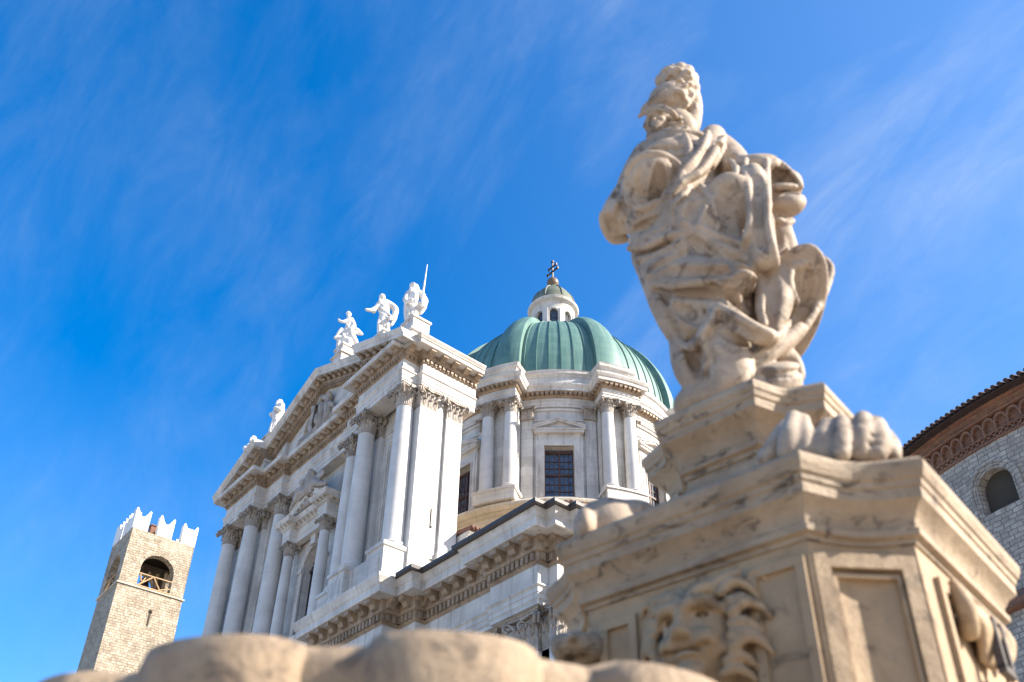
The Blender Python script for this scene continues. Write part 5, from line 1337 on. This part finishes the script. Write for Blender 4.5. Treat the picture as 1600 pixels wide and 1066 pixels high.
# ---- reliefs ------------------------------------------------------------------------
rl = SDF([XC-4.6, 25.8, 41.4], [XC+4.6, 26.9, 46.6], .075)
rr = random.Random(11)
for s in (-1, 1):
    rl.line([(XC+s*.9, 26.5, 42.4), (XC+s*1.3, 26.35, 43.6), (XC+s*1.0, 26.3, 44.6), (XC+s*1.2, 26.25, 45.2)], [.42, .40, .34, .24], .1)
    rl.ell((XC+s*1.25, 26.2, 45.4), (.26, .26, .3), None, .05)
    rl.line([(XC+s*1.2, 26.3, 44.6), (XC+s*1.9, 26.2, 44.1), (XC+s*2.4, 26.3, 43.4)], [.2, .18, .14], .06)
    rl.line([(XC+s*1.6, 26.5, 42.2), (XC+s*2.6, 26.35, 42.6), (XC+s*3.6, 26.5, 42.1)], [.35, .42, .25], .1)
    rl.line([(XC+s*2.2, 26.5, 43.4), (XC+s*2.9, 26.4, 43.1), (XC+s*3.3, 26.4, 42.6)], [.22, .24, .14], .06)
    for k in range(9): rl.line([(XC+s*rr.uniform(.6, 3.6), 26.35, rr.uniform(42, 43.4)) for _ in range(3)], [.10, .12, .07], .05)
rl.line([(XC, 26.5, 42.3), (XC, 26.3, 43.4), (XC, 26.3, 44.8)], [.6, .62, .5], .1); rl.ell((XC, 26.1, 43.6), (.4, .3, .6), None, .05, True)
rl.line([(XC-.7, 26.3, 45.4), (XC, 26.25, 45.8), (XC+.7, 26.3, 45.4)], [.2, .26, .2], .06)
rl.build('gable_relief', M['marble_dirt_shade'], cath, tuple(cath.location), 1)
rl = SDF([XC-3.4, 25.4, 35.0], [XC+3.4, 27.5, 39.2], .07)
for s in (-1, 1):
    rl.line([(XC+s*.5, 26.4, 37.0), (XC+s*1.2, 26.2, 37.0), (XC+s*1.9, 26.2, 36.5), (XC+s*2.7, 26.3, 36.2)], [.36, .34, .26, .16], .08)
    rl.line([(XC+s*.9, 26.2, 37.1), (XC+s*.8, 26.1, 37.8), (XC+s*.7, 26.1, 38.1)], [.26, .22, .12], .05)
    rl.ell((XC+s*.95, 26.0, 37.9), (.2, .2, .22), None, .04); rl.line([(XC+s*1.2, 26.2, 37.4), (XC+s*1.9, 26.2, 37.7), (XC+s*2.2, 26.2, 37.2)], [.14, .16, .08], .04)
    for k in range(6): rl.line([(XC+s*rr.uniform(.2, 2.6), 26.2, rr.uniform(36.4, 37.6)) for _ in range(3)], [.09, .12, .06], .05)
rl.line([(XC, 26.3, 36.8), (XC, 26.2, 38.0)], [.42, .36], .08); rl.ell((XC, 26.2, 38.5), (.25, .25, .3), None, .04)
rl.line([(XC-.3, 26.5, 35.8), (XC+.3, 26.5, 35.8)], [.3, .3], .05)
rl.build('window_crest', M['marble_dirt_shade'], cath, tuple(cath.location), 1)

# ================================================================== crenellated tower on the left
X0, X1, Y0, Y1 = -107.0, -100.4, 25.6, 33.1
tw = empty('tower', ((X0+X1)/2, (Y0+Y1)/2, 0), 'tall medieval rough stone bell tower with white swallow-tailed battlements and open arches', 'tower')
t = MB(); ZT = 51.9
def bat(z): return .35*(1-(z+EYE)/ZT)                       # slight batter
fe = lambda u, z, d: (X1 + bat(z) - d, u, z); ff = lambda u, z, d: (u, Y0 - bat(z) + d, z)
fwb = lambda u, z, d: (X0 - bat(z) + d, u, z); fbk = lambda u, z, d: (u, Y1 + bat(z) - d, z)
for f, u0, u1, c, hwid in ((fe, Y0, Y1, 29.55, 1.95), (ff, X0, X1, (X0+X1)/2, 1.8), (fwb, Y0, Y1, 29.5, 1.95), (fbk, X0, X1, (X0+X1)/2, 1.8)):
    for za, zb in ((-EYE, 20), (20, 44.6)):
        e0, e1 = bat(za), bat(zb)
        t.strip([[f(u0-e0, za, 0), f(u1+e0, za, 0)], [f(u0-e1, zb, 0), f(u1+e1, zb, 0)]])
    arch_wall(t, f, u0-.05, u1+.05, 44.6, ZT, c-hwid, c+hwid, 45.0, 47.4, 2.0, 1.0, 14)
t.build('wall', M['tower'], tw)
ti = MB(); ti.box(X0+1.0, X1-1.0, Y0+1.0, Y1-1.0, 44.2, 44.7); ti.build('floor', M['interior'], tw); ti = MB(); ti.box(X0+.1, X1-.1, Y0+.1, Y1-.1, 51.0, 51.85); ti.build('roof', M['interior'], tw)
ban = MB()
b_ = .05; ban.sweep([(X1+b_, Y0-b_), (X1+b_, Y1+b_), (X0-b_, Y1+b_), (X0-b_, Y0-b_)], [(-.1, 44.72), (.16, 44.74), (.18, 44.9), (-.1, 44.95)], closed=True, side=1)
ban.build('string_course', M['marble_warm'], tw)
slit = MB(); slit.box(X1+.02, X1+.10, 29.75, 29.95, 40.6, 42.4); slit.box(X1+.02, X1+.10, 29.65, 30.05, 42.2, 42.6); slit.build('arrow_slit', M['interior'], tw)
def merlon(cx, cy, wx, wy, parent, along_y):
    mb = MB(); hh = 2.75; n = 9; pts = [(-1, 0), (-1.03, hh*.95), (-.86, hh)]
    for k in range(1, n): 
        a = k/n; pts.append((-.86+.86*a, hh - (hh-1.7)*math.sin(PI/2*a)**1.1))
    pts.append((0, 1.7)); pts = pts + [(-x, z) for x, z in pts[::-1][1:]]
    th = .42
    for z_ in (0,):
        if along_y: r0 = [(cx-th, cy+x*wy/2, ZT+z) for x, z in pts]; r1 = [(cx+th, cy+x*wy/2, ZT+z) for x, z in pts]
        else: r0 = [(cx+x*wx/2, cy-th, ZT+z) for x, z in pts]; r1 = [(cx+x*wx/2, cy+th, ZT+z) for x, z in pts]
    N_ = len(pts); H_ = N_//2
    fs = [(i, (i+1) % N_, N_+(i+1) % N_, N_+i) for i in range(N_)]
    base = 2*N_                                          # bottom centre points close each half as a fan
    fs += [(base, i+1, i) for i in range(N_-1)] + [(base+1, N_+i, N_+i+1) for i in range(N_-1)]
    cb = [tuple((np.array(r[0])+np.array(r[-1]))/2) for r in (r0, r1)]
    mb.add(r0+r1+cb, fs)
    mb.build('merlon', M['white_paint'], parent)
for y in (26.42, 29.35, 32.28):
    merlon(X1-.40, y, 0, 1.75, tw, True); merlon(X0+.40, y, 0, 1.75, tw, True)
for x in (-105.6, -103.6, -101.95):
    merlon(x, Y0+.40, 1.15, 0, tw, False); merlon(x, Y1-.40, 1.15, 0, tw, False)
ch = MB(); ch.box(-103.4, -102.5, 28.2, 29.1, 51.8, 54.0); ch.box(-103.5, -102.4, 28.1, 29.2, 54.0, 54.15); ch.build('chimney', M['brick'], tw)
rail = MB()
for a, b in (((X1+.02, 27.55, 46.6), (X1+.02, 31.5, 46.6)), ((X1, 27.6, 45.0), (X1, 29.3, 46.6)), ((X1, 29.3, 46.6), (X1, 30.3, 45.2)), ((X1, 27.75, 46.6), (X1, 28.0, 45.7)), ((X1, 27.6, 45.1), (X1, 31.5, 45.1)), ((X1, 30.2, 45.2), (X1, 31.4, 45.7))):
    rail.tube([a, b], .09, 5)
rail.build('railing', M['timber'], tw); rail = MB()
for a, b in (((-105.4, Y0, 46.4), (-101.9, Y0, 46.4)), ((-105.4, Y0, 45.1), (-103.6, Y0, 46.4)), ((-103.6, Y0, 46.4), (-102, Y0, 45.1))): rail.tube([a, b], .09, 5)
rail.build('railing', M['timber'], tw)
bl = MB(); bl.lathe([(.75, 46.2), (.72, 46.3), (.55, 46.9), (.45, 47.4), (.2, 47.6), (.05, 47.65)], (-103.6, 29.3), 20); bl.build('bell', M['bronze'], tw, smooth=40)
bf = MB(); bf.box(-104.8, -102.2, 29.2, 29.4, 47.7, 47.95)
for y in (28.0, 30.6): bf.box(-103.8, -103.4, y-.15, y+.15, 44.7, 48.6)
for q in ((28.0, 45.0, 29.3, 47.8), (30.6, 45.0, 29.3, 47.8)): bf.tube([(-102.6, q[0], q[1]), (-102.6, q[2], q[3])], .1, 5)
bf.box(-102.0, -101.7, 30.9, 31.2, 44.7, 48.2)
bf.build('bell_frame', M['timber'], tw)

# ================================================================== round romanesque church on the right
RC = (-5.1, 32.9); RR = 10.7
rc = empty('round_church', (RC[0], RC[1], 0), 'round medieval church of squared grey stone with red brick arcade band and dark tiled eaves', 'church')
def rcy(r, a, z): return (RC[0]+r*math.cos(R(a)), RC[1]+r*math.sin(R(a)), z)
rw = MB()
A0, A1, NW = -114.0, -84.0, 1
wc = -102.7
for a in range(12):
    c = wc + 30*a
    f = lambda u, z, d, c=c: rcy(RR-d, c+u, z)
    arch_wall(rw, f, -15, 15, 9.8, 14.0, -2.75, 2.75, 12.12, 12.78, .52, .30, 12, 2.5)
rw.lathe([(RR+.05, -EYE), (RR+.05, 9.4)], RC, 72)
rw.build('wall', M['round'], rc)
for a in range(12):
    ra = MB()
    for r0, r1, dep in ((3.45, 4.0, .05), (2.65, 3.0, -.10), (3.05, 3.4, .025)):
        c = wc+30*a; rows = []
        for k in range(-3, 19):
            if k < 0: ang, dz = (PI if k < 0 else 0), (k)*.3
            th_ = PI - PI*max(0, min(15, k))/15; dz = -.35*max(0, -k) if k < 0 else (-.35*(k-15) if k > 15 else 0)
            row = []
            for rad, o in ((r0, -.5 if dep < 0 else -.1), (r0, dep), (r1, dep), (r1, -.1)):
                row.append(rcy(RR+o, c+rad*math.cos(th_), 12.8+rad*.187*math.sin(th_)*(1.0)+dz))
            rows.append(row)
        ra.strip(rows, closed=True, caps=True)
    ra.build('window_arch', M['round'], rc)
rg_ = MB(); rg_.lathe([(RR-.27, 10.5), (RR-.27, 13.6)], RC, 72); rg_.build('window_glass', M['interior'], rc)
rb_ = MB(); rb_.lathe([(RR+.02, 9.4), (RR+.30, 9.45), (RR+.34, 9.6), (RR+.18, 9.72), (RR+.05, 9.9)], RC, 72)
rb_.build('string_course', M['brick'], rc)
# brick band: lattice course, blind arches, mouldings
bb = MB(); bb.lathe([(RR-.05, 14.0), (RR-.05, 14.95), (RR+.02, 15.0)], RC, 120)
bb.lathe([(RR, 14.0), (RR+.05, 14.0), (RR+.05, 14.05), (RR, 14.05)], RC, 120); bb.lathe([(RR, 14.22), (RR+.05, 14.22), (RR+.05, 14.26), (RR, 14.26)], RC, 120)
NA = 190
for k in range(NA):
    a = wc + 360*k/NA; st_ = 360/NA
    rows = []
    for j in range(9):
        th_ = PI - PI*j/8
        rows.append([rcy(RR+o, a+rad*math.cos(th_)*st_, 14.48+rad*st_*.187*1.25*math.sin(th_)) for rad, o in ((.34, -.05), (.34, .07), (.5, .07), (.5, -.05))])
    bb.strip(rows, closed=True, caps=True)
    q = [rcy(RR-.05, a+st_*.42, z) for z in (14.26, 14.50)] ; p1 = [rcy(RR+.07, a+st_*.42, z) for z in (14.26, 14.50)]
    q2 = [rcy(RR-.05, a+st_*.58, z) for z in (14.26, 14.50)] ; p2 = [rcy(RR+.07, a+st_*.58, z) for z in (14.26, 14.50)]
    bb.hexa([q[0], q2[0], p2[0], p1[0]], [q[1], q2[1], p2[1], p1[1]])
for k in range(NA*2):
    a = 360*k/(NA*2); s2 = 360/(NA*2)
    for d in (-1, 1): bb.tube([rcy(RR+.03, a-d*s2*.5, 14.05), rcy(RR+.03, a+d*s2*.5, 14.22)], .018, 4)
bb.lathe([(RR, 14.72), (RR+.10, 14.73), (RR+.10, 14.80), (RR+.05, 14.82), (RR+.16, 14.86), (RR+.16, 14.93), (RR+.26, 14.96), (RR+.26, 15.02), (RR, 15.04)], RC, 120)
bb.build('brick_band', M['brick'], rc)
lat = MB(); 
rt_ = MB(); rt_.lathe([(RR+.1, 15.0), (RR+.50, 15.0), (RR+.50, 15.06), (RR-3, 16.6), (.5, 19.5)], RC, 120)
NTL = 400
for k in range(NTL):
    a = 360*k/NTL
    rt_.tube([rcy(RR+.62, a, 15.08), rcy(RR-1, a, 15.72)], .062, 6)
rt_.build('tiled_roof', M['tile_dark'], rc)
